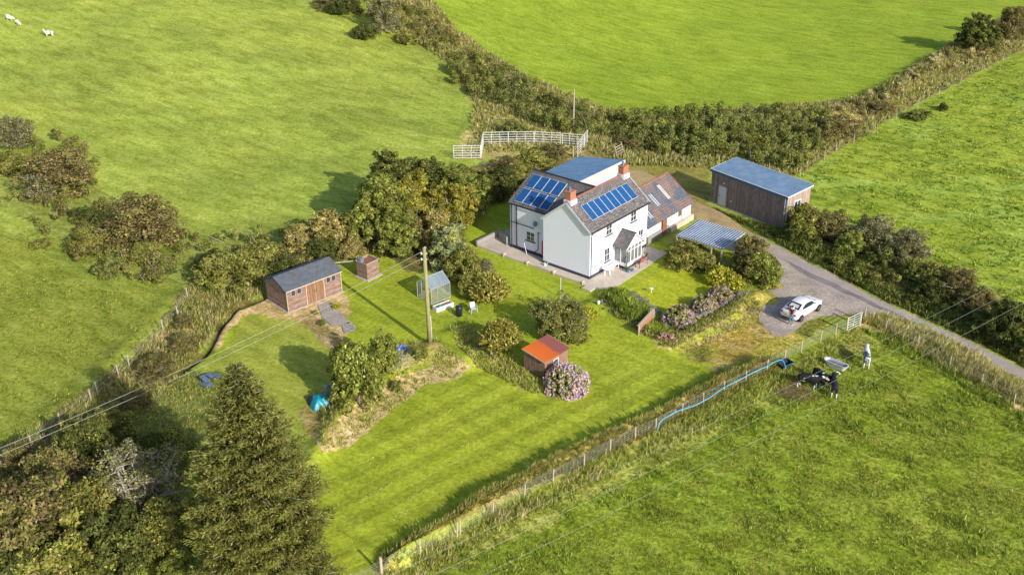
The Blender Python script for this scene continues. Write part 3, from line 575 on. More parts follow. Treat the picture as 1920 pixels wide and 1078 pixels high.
def left_shed():
    h = empty('garden_shed', (-19.365, 81.218, 0), R(42.9), 'long brown timber shed with felt roof and double doors', 'shed')
    L, D, E, RB, Rz = 5.6, 3.35, 2.14, 1.72, 2.86; k = 5; pf = [(0, .05), (D, .05), (D, E), (RB, Rz-.06), (0, E)]
    m = MB(); m.add([(0, b, z) for b, z in pf]+[(L, b, z) for b, z in pf], [tuple(range(k)), tuple(range(2*k-1, k-1, -1))]+[(i, k+i, k+(i+1) % k, (i+1) % k) for i in range(k)]); m.build('wall', 'brown_boards', h)
    MB().box(-.12, L+.15, -.14, D+.1, -.3, .05).build('base_slab', 'slab', h)
    s = (Rz-E)/RB; r = MB(); r.slab([(-.14, -.16, E-.16*s+.03), (L+.14, -.16, E-.16*s+.03), (L+.14, RB, Rz+.03), (-.14, RB, Rz+.03)], -.05); rf = r.build('roof', 'felt', h)
    s2 = (Rz-E)/(D-RB); r = MB(); r.slab([(-.14, RB, Rz+.027), (L+.14, RB, Rz+.027), (L+.14, D+.16, E-.16*s2+.03), (-.14, D+.16, E-.16*s2+.03)], -.05); r.build('roof', 'felt', h)
    f = MB(); f.bar((-.1, -.19, E-.09), (L+.1, -.19, E-.09), .03, .1); f.build('fascia', 'timber_pale', h)
    f = MB(); f.bar((-.16, -.16, E-.08), (-.16, RB, Rz-.02), .03, .12); f.bar((-.16, D+.16, E-.08), (-.16, RB, Rz-.02), .03, .12); f.build('bargeboard', 'felt_dark', h)
    for x in (2.0, 2.9): d = MB().box(x, x+.86, -.05, -.003, .1, 2.03).build('door', 'door_boards', h); MB().box(x+(.76 if x < 2.5 else .04), x+(.82 if x < 2.5 else .1), -.08, -.051, 1., 1.15).build('handle', 'dark_trim', d)
    f = MB(); f.box(1.92, 1.997, -.06, -.003, .08, 2.1); f.box(2.86+.003, 2.897, -.065, -.003, .08, 2.03); f.box(3.763, 3.84, -.06, -.003, .08, 2.1); f.build('door_frame', 'timber_pale', h)
    for x in (0, L): f = MB(); f.bar((x, -.03 if x else -.03, .05), (x, -.03, E-.1), .07, .07); f.build('corner_post', 'timber_pale', h)
    for x in (.44, 1.04, 4.06, 4.62):
        z0, z1, w = 1.4, 1.93, .46; hw = w/2; arc = [(x, z0), (x+w, z0), (x+w, z1-.1), (x+w*.85, z1), (x+w*.5, z1+.06), (x+w*.15, z1), (x, z1-.1)]
        q = MB(); q.prism([(a, z) for a, z in arc], -.035, -.003); fr = q.build('window', 'timber_pale', h)
        cx, cz = x+hw, (z0+z1)/2; q = MB(); q.prism([(cx+(a-cx)*.84, cz+(z-cz)*.84) for a, z in arc], -.042, -.036); q.build('pane', 'pane_dark', fr)
def hut():
    h = empty('garden_hut', (-13.19, 87.19, 0), R(51), 'tiny square brown boarded hut with open rusty top on the lawn', 'hut')
    w = 1.5; b = 1.35; m = MB(); t = .05; z = 1.62; y = w*.05
    for q in ((0, w, 0, t), (0, w, b-t, b), (0, t, t, b-t), (w-t, w, t, b-t)): m.box(*q, .08, z)
    m.build('wall', 'brown_boards', h); MB().box(-.22, w+.2, -.25, b+.2, -.3, .08).build('base_slab', 'slab', h)
    m = MB(); m.box(t, w-t, t, b-t, z-.18, z-.13); m.build('lid', 'rust_brown', h)
    m = MB(); m.box(-.04, w+.04, -.04, -.002, z-.02, z+.05); m.box(-.04, w+.04, b+.002, b+.04, z-.02, z+.05); m.box(-.04, -.002, 0, b, z-.02, z+.05); m.box(w+.002, w+.04, 0, b, z-.02, z+.05); m.build('rim', 'timber_grey', h)
    MB().box(.1, .5, b-.5, b-.1, z-.12, z+.25).build('vent_cowl', 'steel_blue', h)
    o = MB().bar((0, 0, 1.38), (-2.2, .35, 1.38), .1, .08).build('plank', 'timber_grey', None); o.location = (-14.1, 88.6, 0); o.rotation_euler = (0, 0, R(20)); MB().bar((-2.1, .33, 0), (-2.1, .33, 1.35), .07).build('post', 'timber_grey', o); MB().bar((-.1, .02, 0), (-.1, .02, 1.35), .07).build('post', 'timber_grey', o); tag(o, 'pale weathered rail running from the little hut to the shed', 'rail')
def greenhouse():
    h = empty('greenhouse', (-7.05, 82.3, 0), R(41.3), 'small aluminium framed greenhouse beside the utility pole', 'greenhouse')
    L, D, E, Rz = 2.1, 2.0, 1.5, 2.25; RB = D/2; fr = MB(); w = .05
    for x in (0, L):
        for y in (0, D): fr.bar((x, y, 0), (x, y, E), w)
        fr.bar((x, 0, E), (x, RB, Rz), w); fr.bar((x, D, E), (x, RB, Rz), w); fr.bar((x, 0, .06), (x, D, .06), w)
    fr.bar((0, RB-.3, 0), (0, RB-.3, E+.25), w); fr.bar((0, RB+.35, 0), (0, RB+.35, E+.25), w)
    for y, z in ((0, E), (D, E), (RB, Rz), (0, .06), (D, .06)): fr.bar((-.02, y, z), (L+.02, y, z), w*1.2)
    for k in range(1, 3):
        x = L*k/3
        for y in (0, D): fr.bar((x, y, .06), (x, y, E), .022)
        fr.bar((x, 0, E), (x, RB, Rz), .022); fr.bar((x, D, E), (x, RB, Rz), .022)
    fr.build('frame', 'alu', h)
    g = MB(); g.box(0.03, L-.03, -.004, .004, .08, E-.03); g.box(.03, L-.03, D-.004, D+.004, .08, E-.03)
    for x in (0, L): g.add([(x-.004, .03, .08), (x-.004, D-.03, .08), (x-.004, D-.03, E), (x-.004, RB, Rz-.03), (x-.004, .03, E)], [(0, 1, 2, 3, 4)])
    g.build('glazing', 'house_glass', h)
    g = MB(); g.slab([(.02, .02, E+.02), (L-.02, .02, E+.02), (L-.02, RB, Rz), (.02, RB, Rz)], .006); g.slab([(.02, D-.02, E+.02), (L-.02, D-.02, E+.02), (L-.02, RB, Rz), (.02, RB, Rz)], .006); g.build('roof_pane', 'house_glass_roof', h)
    b = MB(); b.box(.25, L-.2, D-.6, D-.15, .55, .6); b.box(.3, .36, D-.5, D-.2, 0, .55); b.box(L-.3, L-.24, D-.5, D-.2, 0, .55); b.build('bench', 'timber_grey', h)
    MB().bar((.3, .3, .1), (.9, 1., 1.3), .05).build('brace', 'terracotta', h)
def hen_house():
    h = empty('tin_roof_hut', (2.387, 69.522, 0), R(46.1), 'small brick red hut with bright orange rusted sheet roof', 'hut')
    L, D, E0, E1 = 2.72, 2.1, 1.76, 2.04
    m = MB(); m.add([(0, 0, 0), (L, 0, 0), (L, D, 0), (0, D, 0), (0, 0, E0), (L, 0, E0), (L, D, E1), (0, D, E1)], [(0, 3, 2, 1), (4, 5, 6, 7), (0, 1, 5, 4), (1, 2, 6, 5), (2, 3, 7, 6), (3, 0, 4, 7)]); m.build('wall', 'hut_boards', h)
    m = MB(); m.box(.02, L-.02, -.03, -.003, .02, E0-.02); m.build('wall', 'hut_boards_lit', h, label='salmon board wall with the sunlit tone put into its colour')
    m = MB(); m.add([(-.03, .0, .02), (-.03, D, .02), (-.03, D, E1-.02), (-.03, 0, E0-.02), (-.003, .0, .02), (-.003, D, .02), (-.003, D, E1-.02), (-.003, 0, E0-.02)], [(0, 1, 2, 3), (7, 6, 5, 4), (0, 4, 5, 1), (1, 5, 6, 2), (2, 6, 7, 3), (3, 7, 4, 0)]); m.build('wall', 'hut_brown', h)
    s = (E1-E0)/D; r = MB(); r.slab([(-.12, -.14, E0-.14*s+.07), (L+.12, -.14, E0-.14*s+.07), (L+.12, D+.12, E1+.12*s+.07), (-.12, D+.12, E1+.12*s+.07)], -.04); r.build('roof', 'rusted_sheet', h)
    f = MB(); f.bar((-.14, -.15, E0+.02), (-.14, D+.12, E1+.04), .03, .09); f.bar((L+.14, -.15, E0+.02), (L+.14, D+.12, E1+.04), .03, .09); f.build('bargeboard', 'timber_pale', h)
    window(h, None, .98, 1.56, 1.1, 1.52, -.032, -1, 'x', 0, 0, False, .06)
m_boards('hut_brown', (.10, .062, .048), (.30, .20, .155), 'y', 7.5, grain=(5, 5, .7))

farmhouse(); outbuilding(); blue_barn(); grey_shed(); carport(); left_shed(); hut(); greenhouse(); hen_house()
# ------------------------------------------------------------------ terrain
def zone(pts): return wl(pts)
Z_ = [  # (polygon in the photo's own pixels projected to the ground, colour, roughness, ragged edge in metres)
 ([(-400,470),(-400,1100),(0,1000),(200,830),(340,660),(340,560),(330,520),(230,540),(120,500),(40,440)], (140,150,46), .55, 1.2),
 ([(560,-300),(3000,-300),(1900,20),(1790,85),(1700,140),(1620,185),(1400,205),(1230,222),(1150,215),(1000,170),(900,125),(830,85),(770,45),(740,20),(600,-60)], (139,160,30), .36, .6),
 ([(1490,330),(1540,302),(1700,208),(1920,100),(2500,-100),(2900,500),(1920,590),(1800,520),(1700,450),(1560,400),(1520,380)], (152,168,42), .6, .7),
 ([(640,1130),(690,1085),(1230,822),(1480,694),(1600,620),(1640,600),(1760,680),(1920,770),(2400,1100),(2600,1700),(300,1700),(500,1200)], (132,150,28), .85, .7),
 ([(690,1075),(1230,812),(1480,690),(1600,615),(1640,640),(1480,740),(1250,870),(900,1040),(800,1110),(640,1170)], (164,170,66), .9, 1.2),
 ([(360,520),(500,470),(640,420),(700,370),(900,310),(960,300),(1100,275),(1180,300),(1000,340),(930,380),(880,440),(850,500),(780,520),(700,470),(640,490),(500,550),(440,580),(380,650),(300,740),(200,830),(100,900),(0,1100),(-300,1200),(-200,940),(0,840),(100,790),(200,705),(280,640),(330,580)], (128,118,58), .95, 1.1),
 ([(-50,260),(60,280),(200,370),(330,440),(480,440),(560,440),(640,470),(480,560),(400,540),(330,540),(180,500),(60,420),(-50,370)], (140,150,58), .8, 1.3),
 ([(590,-30),(770,20),(860,100),(1000,165),(1150,215),(1230,222),(1400,205),(1620,185),(1700,140),(1790,85),(1900,20),(2300,-120),(1920,95),(1700,205),(1540,300),(1500,328),(1440,335),(1340,300),(1300,320),(1180,315),(1100,280),(900,250),(880,190),(840,150),(700,75),(560,-10)], (150,138,78), .95, .9),
 ([(920,190),(1000,240),(1060,260),(1100,290),(1000,300),(860,300),(880,240)], (176,166,92), .8, 1.5),
 ([(1165,300),(1240,300),(1330,310),(1332,392),(1296,388),(1262,352),(1215,330),(1180,322)], (140,134,58), .5, .5),
 ([(1130,250),(1300,235),(1500,230),(1500,320),(1350,305),(1180,312)], (88,96,44), .8, 1.),
 ([(497,560),(640,505),(700,468),(780,520),(850,510),(880,450),(905,385),(960,380),(1100,400),(1300,480),(1340,540),(1440,560),(1480,640),(1600,610),(1480,690),(1230,812),(690,1078),(560,1200),(600,900),(560,770),(430,700),(380,685),(400,630),(440,590)], (150,164,28), .34, .35),
 ([(900,378),(960,380),(960,460),(1110,545),(1180,520),(1110,590),(900,500),(870,440)], (148,164,26), .3, .3),
 ([(1110,560),(1190,540),(1260,495),(1330,500),(1350,540),(1290,590),(1230,600)], (164,174,14), .4, .3),
 ([(430,640),(470,590),(560,600),(700,660),(640,760),(560,800),(430,700),(385,690)], (152,160,52), .35, .8),
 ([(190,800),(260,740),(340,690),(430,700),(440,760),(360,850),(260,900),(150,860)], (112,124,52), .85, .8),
 ([(488,565),(500,553),(540,585),(640,548),(655,560),(660,610),(645,640),(600,615),(545,600),(470,585),(440,612),(404,655),(384,668),(410,615),(445,585)], (196,172,112), .7, .45),
 ([(880,692),(840,672),(800,690),(740,712),(690,745),(640,790),(598,845),(608,860),(660,832),(700,800),(750,760),(800,722),(862,708)], (204,178,124), .7, .35),
 ([(600,850),(560,770),(640,700),(720,640),(810,640),(860,690),(800,680),(730,705),(660,760),(608,820)], (162,156,72), .95, .5),
 ([(845,620),(880,612),(960,680),(1000,715),(1022,742),(985,735),(935,705),(890,690),(862,655)], (176,164,88), .95, .4),
 ([(1120,560),(1150,552),(1190,548),(1230,590),(1262,640),(1400,560),(1425,572),(1330,622),(1262,660),(1240,655),(1195,628),(1150,600)], (176,166,84), .95, .5),
 ([(1130,565),(1180,548),(1235,600),(1255,640),(1200,630),(1160,600)], (100,138,30), .95, .4),
 ([(1270,655),(1340,625),(1420,575),(1500,590),(1560,600),(1500,640),(1430,688),(1370,700)], (176,166,62), .95, 1.0),
 ([(1388,548),(1465,528),(1475,560),(1440,600),(1400,590)], (164,156,62), .8, .4),
 ([(1330,640),(1400,610),(1430,640),(1370,680)], (172,150,58), .9, .7),
 ([(735,1030),(925,925),(1080,850),(1230,780),(1380,700),(1475,672),(1480,690),(1230,812),(925,950),(700,1068)], (156,146,70), .95, .3),
 ([(1605,612),(1650,592),(1700,600),(1780,640),(1880,695),(1920,716),(2100,805),(2300,960),(2100,880),(1920,775),(1760,695),(1660,630)], (186,170,98), .95, .5),
 ([(1330,395),(1390,425),(1450,452),(1510,487),(1581,524),(1651,561),(1722,593),(1792,625),(1863,660),(1920,690),(2200,830),(2300,700),(1920,600),(1800,540),(1640,470),(1500,430),(1470,436),(1335,388)], (84,92,36), .95, .45),
 ([(1330,388),(1480,436),(1500,465),(1430,445),(1340,400)], (104,122,34), .6, .3),
 ([(1440,715),(1475,690),(1500,700),(1512,735),(1560,740),(1510,750),(1450,740)], (128,98,74), .9, .6),
 ([(1476,695),(1500,690),(1530,705),(1512,718),(1490,712)], (134,104,78), .8, .4),
 ([(555,590),(580,590),(640,630),(670,655),(640,665),(600,640)], (168,146,92), .8, .5),
]
def build_terrain():
    us = np.concatenate([[-90, -30, -10, -4, -2.2, -1.5], np.linspace(-1.18, 1.18, 590), [1.5, 2.2, 4, 10, 30, 90]])
    ys = np.concatenate([[-3000, -900, -250, -60, 0, 25], np.geomspace(38, 262, 690), [275, 300, 350, 450, 650, 1000, 1600, 3000]])
    U, Y = np.meshgrid(us, ys); Wd = np.maximum(np.abs(Y), 36)*.55+4; X = U*Wd
    Z = H(X, Y); ny, nx = X.shape
    bare = np.array(alb(149, 163, 56)); col = np.tile(bare, (ny, nx, 1)).astype(float); rough = np.full((ny, nx), .5)
    # slow tonal drift over the big pasture
    n = fbm(X, Y, 26, 31, 4); col *= (.80+.40*n)[..., None]; col *= (.9+.2*sstep(.35, .65, fbm(X*.5+Y*.3, Y, 3.2, 35, 3)))[..., None]; col[..., 0] *= (1.+.10*(fbm(X, Y, 14, 5)-.5))
    jx = (fbm(X, Y, 1.6, 51, 3)-.5)*2; jy = (fbm(X, Y, 1.6, 77, 3)-.5)*2; j2x = (vnoise(X, Y, .3, 5)-.5); j2y = (vnoise(X, Y, .3, 6)-.5)
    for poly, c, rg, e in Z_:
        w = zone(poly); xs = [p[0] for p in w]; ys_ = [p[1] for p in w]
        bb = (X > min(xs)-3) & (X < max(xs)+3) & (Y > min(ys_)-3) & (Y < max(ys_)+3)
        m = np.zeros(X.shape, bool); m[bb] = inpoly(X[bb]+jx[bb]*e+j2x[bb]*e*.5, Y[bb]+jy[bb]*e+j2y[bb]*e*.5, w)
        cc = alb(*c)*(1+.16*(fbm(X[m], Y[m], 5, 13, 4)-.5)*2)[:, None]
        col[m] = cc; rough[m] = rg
    # browner, drier and lusher patches inside the rough ground
    rr = sstep(.82, .95, rough); k = sstep(.52, .68, fbm(X, Y, 3.2, 91, 4))*rr; col = col*(1-k[..., None]*.75)+alb(176, 152, 88)*k[..., None]*.75
    k = sstep(.55, .7, fbm(X, Y, 2.6, 191, 4))*rr; col = col*(1-k[..., None]*.7)+alb(84, 98, 40)*k[..., None]*.7
    # lush darker clumps in the wet right-hand field and the lower pasture
    f3 = inpoly(X, Y, zone(Z_[2][0])); k = sstep(.5, .72, fbm(X, Y, 1.5, 61, 3))*f3*.5; col = col*(1-k[..., None])+alb(92, 122, 22)*k[..., None]
    k = sstep(.55, .7, fbm(X*.6, Y, 5, 63, 3))*f3*.5; col = col*(1-k[..., None])+alb(150, 178, 70)*k[..., None]
    # mown stripes on the lower lawn
    a, b = np.array(at0(702, 900)[:2]), np.array(at0(942, 782)[:2]); d = (b-a)/np.linalg.norm(b-a); nn = np.array([-d[1], d[0]])
    lawn = inpoly(X, Y, zone([(880,700),(690,830),(620,900),(640,1078),(560,1300),(640,1130),(1230,790),(1470,690),(1300,690),(1100,700)]))
    s = (X-a[0])*nn[0]+(Y-a[1])*nn[1]+.12*(fbm(X, Y, 3, 8)-.5); q = sstep(-.25, .25, np.sin(s*2*PI/2.1)); col = np.where(lawn[..., None], col*(.87+.22*q)[..., None], col)
    # dark floor of the ditch, worn grass at the lawn edges
    dd = seg_dist(X, Y, DITCH); k = np.exp(-(dd/.28)**2); col = col*(1-k[..., None])+np.array(alb(52, 52, 28))*k[..., None]
    tr = seg_dist(X, Y, wl([(30,440),(100,480),(190,520),(200,600)])); k = np.exp(-(tr/.35)**2)*.35; col = col*(1-k[..., None])+alb(96, 122, 32)*k[..., None]
    lum = (col@np.array([.3, .6, .1]))[..., None]; col = col*.94+lum*.06
    # little dips and tussocks
    Z = Z+(fbm(X, Y, .9, 21, 2)-.5)*.14*np.clip(rough-.3, 0, 1)*(np.abs(Y) < 200)*sstep(1.8, 2.8, seg_dist(X, Y, LANE))*sstep(1.8, 3., seg_dist(X, Y, YARD))
    V = np.stack([X, Y, Z], -1).reshape(-1, 3).astype(np.float32); idx = np.arange(ny*nx).reshape(ny, nx)
    Fc = np.stack([idx[:-1, :-1], idx[:-1, 1:], idx[1:, 1:], idx[1:, :-1]], -1).reshape(-1, 4)
    me = bpy.data.meshes.new('ground'); me.vertices.add(len(V)); me.vertices.foreach_set('co', V.ravel()); me.loops.add(Fc.size); me.loops.foreach_set('vertex_index', Fc.ravel().astype(np.int32))
    me.polygons.add(len(Fc)); me.polygons.foreach_set('loop_start', np.arange(0, Fc.size, 4, dtype=np.int32)); me.polygons.foreach_set('loop_total', np.full(len(Fc), 4, np.int32)); me.polygons.foreach_set('use_smooth', np.ones(len(Fc), bool))
    ca = me.color_attributes.new('Col', 'FLOAT_COLOR', 'POINT'); c4 = np.ones((ny*nx, 4), np.float32); c4[:, :3] = np.clip(col, 0, .9).reshape(-1, 3); ca.data.foreach_set('color', c4.ravel())
    ra = me.attributes.new('Rough', 'FLOAT', 'POINT'); ra.data.foreach_set('value', rough.ravel().astype(np.float32))
    me.materials.append(M['meadow']); me.update(calc_edges=True)
    o = bpy.data.objects.new('ground', me); COL.objects.link(o); tag(o, 'green pasture and garden lawns of the hillside', 'ground', kind='structure')
build_terrain()

def sheet(name, pts, mat, z=.012, jit=.12, world=False, step=.35, label=None, kind='structure', cat=None, thick=0):
    w = pts if world else wl(pts); out = []
    for (x0, y0), (x1, y1) in zip(w, w[1:]+w[:1]):
        n = max(1, int(math.hypot(x1-x0, y1-y0)/step))
        for k in range(n):
            x = x0+(x1-x0)*k/n; y = y0+(y1-y0)*k/n
            a = (float(fbm(x, y, 1.1, 5))-.5)*2*jit+(random.random()-.5)*jit*.5; b = (float(fbm(x, y, 1.1, 9))-.5)*2*jit
            out.append((x+a, y+b, z))
    me = bpy.data.meshes.new(name); bm = bmesh.new(); f = bm.faces.new([bm.verts.new(p) for p in out]); bmesh.ops.recalc_face_normals(bm, faces=[f])
    if f.normal.z < 0: f.normal_flip()
    if thick:
        r = bmesh.ops.extrude_face_region(bm, geom=[f]); bmesh.ops.translate(bm, verts=[v for v in r['geom'] if isinstance(v, bmesh.types.BMVert)], vec=(0, 0, -thick))
        bmesh.ops.recalc_face_normals(bm, faces=bm.faces)
    bm.to_mesh(me); bm.free(); me.materials.append(M[mat]); o = bpy.data.objects.new(name, me); COL.objects.link(o); return tag(o, label, cat, kind=kind)
def Hs(a, b):
    y = R(49.32); return (7.057+a*math.cos(y)-b*math.sin(y), 86.798+a*math.sin(y)+b*math.cos(y))
ROAD_UP = [(1440,453),(1510,489),(1581,526),(1651,563),(1722,595),(1792,627),(1863,662),(1920,692),(2200,838)]
sheet('road', [(1400,430)]+ROAD_UP+[(2200,868),(1920,712),(1880,693),(1828,666),(1775,634),(1740,611),(1694,594),(1634,587),(1609,588),(1560,590),(1530,596),(1500,612),(1478,633),(1446,628),(1420,598),(1428,575),(1425,552),(1462,535),(1468,505),(1440,478),(1412,455)], 'road_gravel', .014, .3, label='gravelled road and parking area in front of the house')
sheet('road', [(1440,458),(1510,493),(1581,530),(1651,568),(1722,600),(1792,632),(1863,667),(1920,697),(2200,843),(2200,862),(1920,708),(1880,689),(1828,662),(1775,630),(1745,612),(1690,588),(1640,572),(1560,548),(1500,510),(1450,478)], 'tarmac', .018, .12, label='worn tarmac lane running down to the right')
sheet('road', [(1466,484),(1500,502),(1545,523),(1590,544),(1640,569),(1700,596),(1779,634),(1778,636),(1700,601),(1640,576),(1590,552),(1540,530),(1494,507)], 'tarmac_dark', .022, .2, label='dark worn strip of tarmac down the middle of the lane')
sheet('track', [(1168,316),(1205,322),(1262,348),(1296,375),(1345,395),(1400,430),(1440,458),(1450,478),(1412,456),(1350,440),(1310,415),(1290,400),(1240,372),(1200,350),(1160,335),(1130,322)], 'sandy_track', .03, .2, label='sandy farm track passing behind the barn')
# concrete terrace round the house, raised a step above the lawn
def terrace():
    m = MB(); P = [Hs(*q) for q in ((-1.15, -2.85), (9.2, -2.5), (9.35, -.1), (-.1, -.1), (-.1, 12.9), (-1.25, 12.9))]
    pts = [(-1.2, -2.85), (9.2, -2.5), (9.4, .9), (0, .9), (0, 5), (.95, 6), (1.6, 11), (4.1, 12.9), (-.1, 13.0), (-1.15, 12.4)]
    k = len(pts); m.add([(a, b, .03) for a, b in pts]+[(a, b, -.5) for a, b in pts], [tuple(range(k)), tuple(range(2*k-1, k-1, -1))]+[(i, k+i, k+(i+1) % k, (i+1) % k) for i in range(k)])
    o = m.build('terrace', 'concrete'); o.location = (7.057, 86.798, 0); o.rotation_euler = (0, 0, R(49.32)); tag(o, 'pale concrete terrace round two sides of the farmhouse', 'terrace', kind='structure')
    w = empty('garden_wall', (7.057, 86.798, 0), R(49.32), 'low concrete block wall edging the path left of the house', 'wall')
    m = MB()
    for i, (b0, b1) in enumerate(((-.2, 3.1), (3.25, 6.3), (6.4, 9.2), (9.3, 12.6))): m.box(-1.3, -1.06, b0, b1, 0, .22+.04*(i % 2)); m.box(-1.36, -1.0, b0-.16 if i else b0, b0+.02, 0, .36)
    m.build('wall', 'concrete', w, bevel=.02)
    m = MB(); m.bar((-1.2, 12.75, .3), (1.9, 12.75, .3), .22, .62); m.bar((.9, 10.6, .45), (1.9, 12.6, .45), .2, .9); m.build('return_wall', 'grey_stone', w)
    o = MB().box(-.5, .25, -.6, .4, 0, .16).build('doorstep', 'concrete', bevel=.02); o.location = (*Hs(-1.5, -1.0), 0); o.rotation_euler = (0, 0, R(49)); tag(o, 'rough concrete step at the near corner of the terrace', 'step')
terrace()
sheet('cinder_path', [(596,572),(617,566),(640,588),(655,607),(622,612),(604,596)], 'cinders', .07, .04, label='grey cinder path to the shed doors')
sheet('rubble_patch', [(641,612),(655,604),(668,612),(664,622),(646,626)], 'rubble', .07, .05, label='patch of pale rubble on the lawn')

# ------------------------------------------------------------------ foliage
PAL = {
 'pale': ((.16,.21,.025), (.58,.64,.14), (.72,.66,.26), .2),
 'weeds': ((.10,.13,.03), (.56,.56,.16), (.60,.40,.18), .14),
 'olive': ((.034,.044,.010), (.40,.43,.10), (.50,.42,.14), .12),
 'dark': ((.018,.026,.009), (.19,.225,.065), (.30,.29,.10), .08),
 'gorse': ((.022,.032,.012), (.36,.41,.12), (.44,.40,.14), .10),
 'brown': ((.034,.032,.012), (.37,.33,.13), (.42,.29,.15), .16),
 'grey': ((.040,.040,.020), (.37,.36,.19), (.48,.43,.30), .18),
 'leafy': ((.035,.052,.010), (.39,.45,.10), (.55,.53,.18), .12),
 'yellow': ((.08,.085,.015), (.55,.52,.09), (.62,.45,.09), .16),
 'willow': ((0.117,0.105,0.030), (0.612,0.525,0.178), (0.731,0.600,0.281), 0.2),
 'fern': ((0.127,0.150,0.017), (0.742,0.735,0.104), (0.795,0.660,0.153), 0.1),
 'broom': ((0.095,0.100,0.017), (0.594,0.542,0.134), (0.700,0.600,0.204), 0.15),
 'gum': ((0.085,0.110,0.043), (0.501,0.578,0.253), (0.731,0.660,0.408), 0.15),
 'straw':  ((.30,.24,.11), (.80,.70,.40), (.60,.60,.22), .2),
 'rough': ((.13,.17,.03), (.50,.53,.14), (.62,.53,.22), .2),
 'lush': ((.08,.13,.012), (.42,.56,.08), (.60,.60,.18), .14),
 'sward': ((.09,.12,.012), (.42,.48,.08), (.58,.54,.17), .16),
 'bracken': ((0.138,0.070,0.025), (0.631,0.333,0.119), (0.668,0.480,0.179), 0.2),
 'spruce': ((.010,.015,.005), (.37,.385,.10), (.50,.42,.20), .06),
}
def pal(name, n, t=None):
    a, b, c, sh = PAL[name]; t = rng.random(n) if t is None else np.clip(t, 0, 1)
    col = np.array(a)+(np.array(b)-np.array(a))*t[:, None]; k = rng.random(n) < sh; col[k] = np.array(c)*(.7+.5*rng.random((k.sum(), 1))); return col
def norm(v): return v/(np.linalg.norm(v, axis=-1, keepdims=True)+1e-9)
def leaves(C, N, size, elong=1.5, updir=None):
    """leaf shaped quads centred at C, facing roughly N"""
    n = len(C); N = norm(N+rng.normal(0, .55, (n, 3))); t = norm(np.cross(N, rng.normal(0, 1, (n, 3)))) if updir is None else norm(updir-N*np.sum(updir*N, 1, keepdims=True))
    b = np.cross(N, t); s = (size*(.6+.8*rng.random(n)))[:, None]
    return np.stack([C-t*s*elong*.5, C+b*s*.42-t*s*.05, C+t*s*elong*.5, C-b*s*.42+t*s*.05], 1).reshape(-1, 3)
def clumps_to_leaves(cc, cr, per, size, style, up=.25, elong=1.5):
    K = len(cc); n = K*per; k = np.repeat(np.arange(K), per); d = norm(rng.normal(0, 1, (n, 3))); d[:, 2] = np.where(rng.random(n) < .65, np.abs(d[:, 2]), d[:, 2]); rad = (.45+.55*rng.random(n)**.5)
    C = cc[k]+d*(cr[k]*rad)[:, None]*np.array([1, 1, .85]); N = d+np.array([0, 0, up])
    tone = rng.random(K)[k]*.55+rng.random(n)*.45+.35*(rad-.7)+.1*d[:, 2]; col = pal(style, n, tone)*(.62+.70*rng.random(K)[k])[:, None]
    return leaves(C, N, size, elong), col
def crown_clumps(R_, Hh, dens=1., z0=.15, cr=.42, flat=1., lobes=None):
    """clump centres spread on and in an uneven crown of radius R_ and height Hh"""
    lob = []; nl = lobes or max(3, int(3+R_*1.6))
    for i in range(nl):
        a = rng.uniform(0, 2*PI); q = rng.uniform(.15, .62)*R_; hz = Hh*rng.uniform(.42, .72)*(1-.25*q/R_); lob.append((q*math.cos(a), q*math.sin(a), hz, R_*rng.uniform(.36, .58), Hh*rng.uniform(.26, .4)*flat))
    lob.append((0, 0, Hh*.6, R_*.5, Hh*.4))
    out = []; n = int(dens*36*R_*R_**.6*max(1, Hh/R_)**.5)+10
    while len(out) < n:
        x, y, z, r, h = lob[rng.integers(len(lob))]; d = norm(rng.normal(0, 1, 3)); s = .62+.42*rng.random()+(.28*rng.random() if rng.random() < .14 else 0); p = (x+d[0]*r*s, y+d[1]*r*s, max(z0, z+d[2]*h*s))
        if p[2] > Hh*1.02: continue
        out.append(p)
    # skirt down to the ground
    for _ in range(int(n*.22)):
        a = rng.uniform(0, 2*PI); q = R_*rng.uniform(.5, .85); out.append((q*math.cos(a), q*math.sin(a), rng.uniform(z0, Hh*.4)))
    return np.array(out), cr*(.40+.62*rng.random(len(out)))
def branches(targets, base_r, mat, name='branches', parent=None, n=26, trunk=None, thin=.012, over=1.0):
    m = MB(); T = targets[rng.choice(len(targets), min(n, len(targets)), replace=False)]; tk = trunk or .3
    hgt = targets[:, 2].max(); m.tube([(0, 0, -.15), (.03, .02, hgt*tk*.5), (.0, .04, hgt*tk)], [base_r, base_r*.8, base_r*.65], 7)
    for t in T:
        s = np.array([rng.normal(0, .05), rng.normal(0, .05), hgt*tk*rng.uniform(.3, 1)]); e = np.array(t)*np.array([1, 1, 1])+(np.array(t)-s)*(over-1)*rng.uniform(.3, 1.); mid = (s+e)/2+np.array([*rng.normal(0, .12, 2), rng.uniform(-.1, .25)])*np.linalg.norm(e-s)*.4
        r0 = base_r*rng.uniform(.3, .5); m.tube([s, mid, e], [r0, r0*.6, thin], 4, False)
        for _ in range(3):
            q = mid+(e-mid)*rng.uniform(.1, .9); w = q+np.array([*rng.normal(0, 1, 2), rng.uniform(0, 1)])*np.linalg.norm(e-s)*.1; m.tube([q, w], [r0*.35, thin*.8], 3, False)
    return m.build(name, mat, parent, fix=False)
BUSH = {}
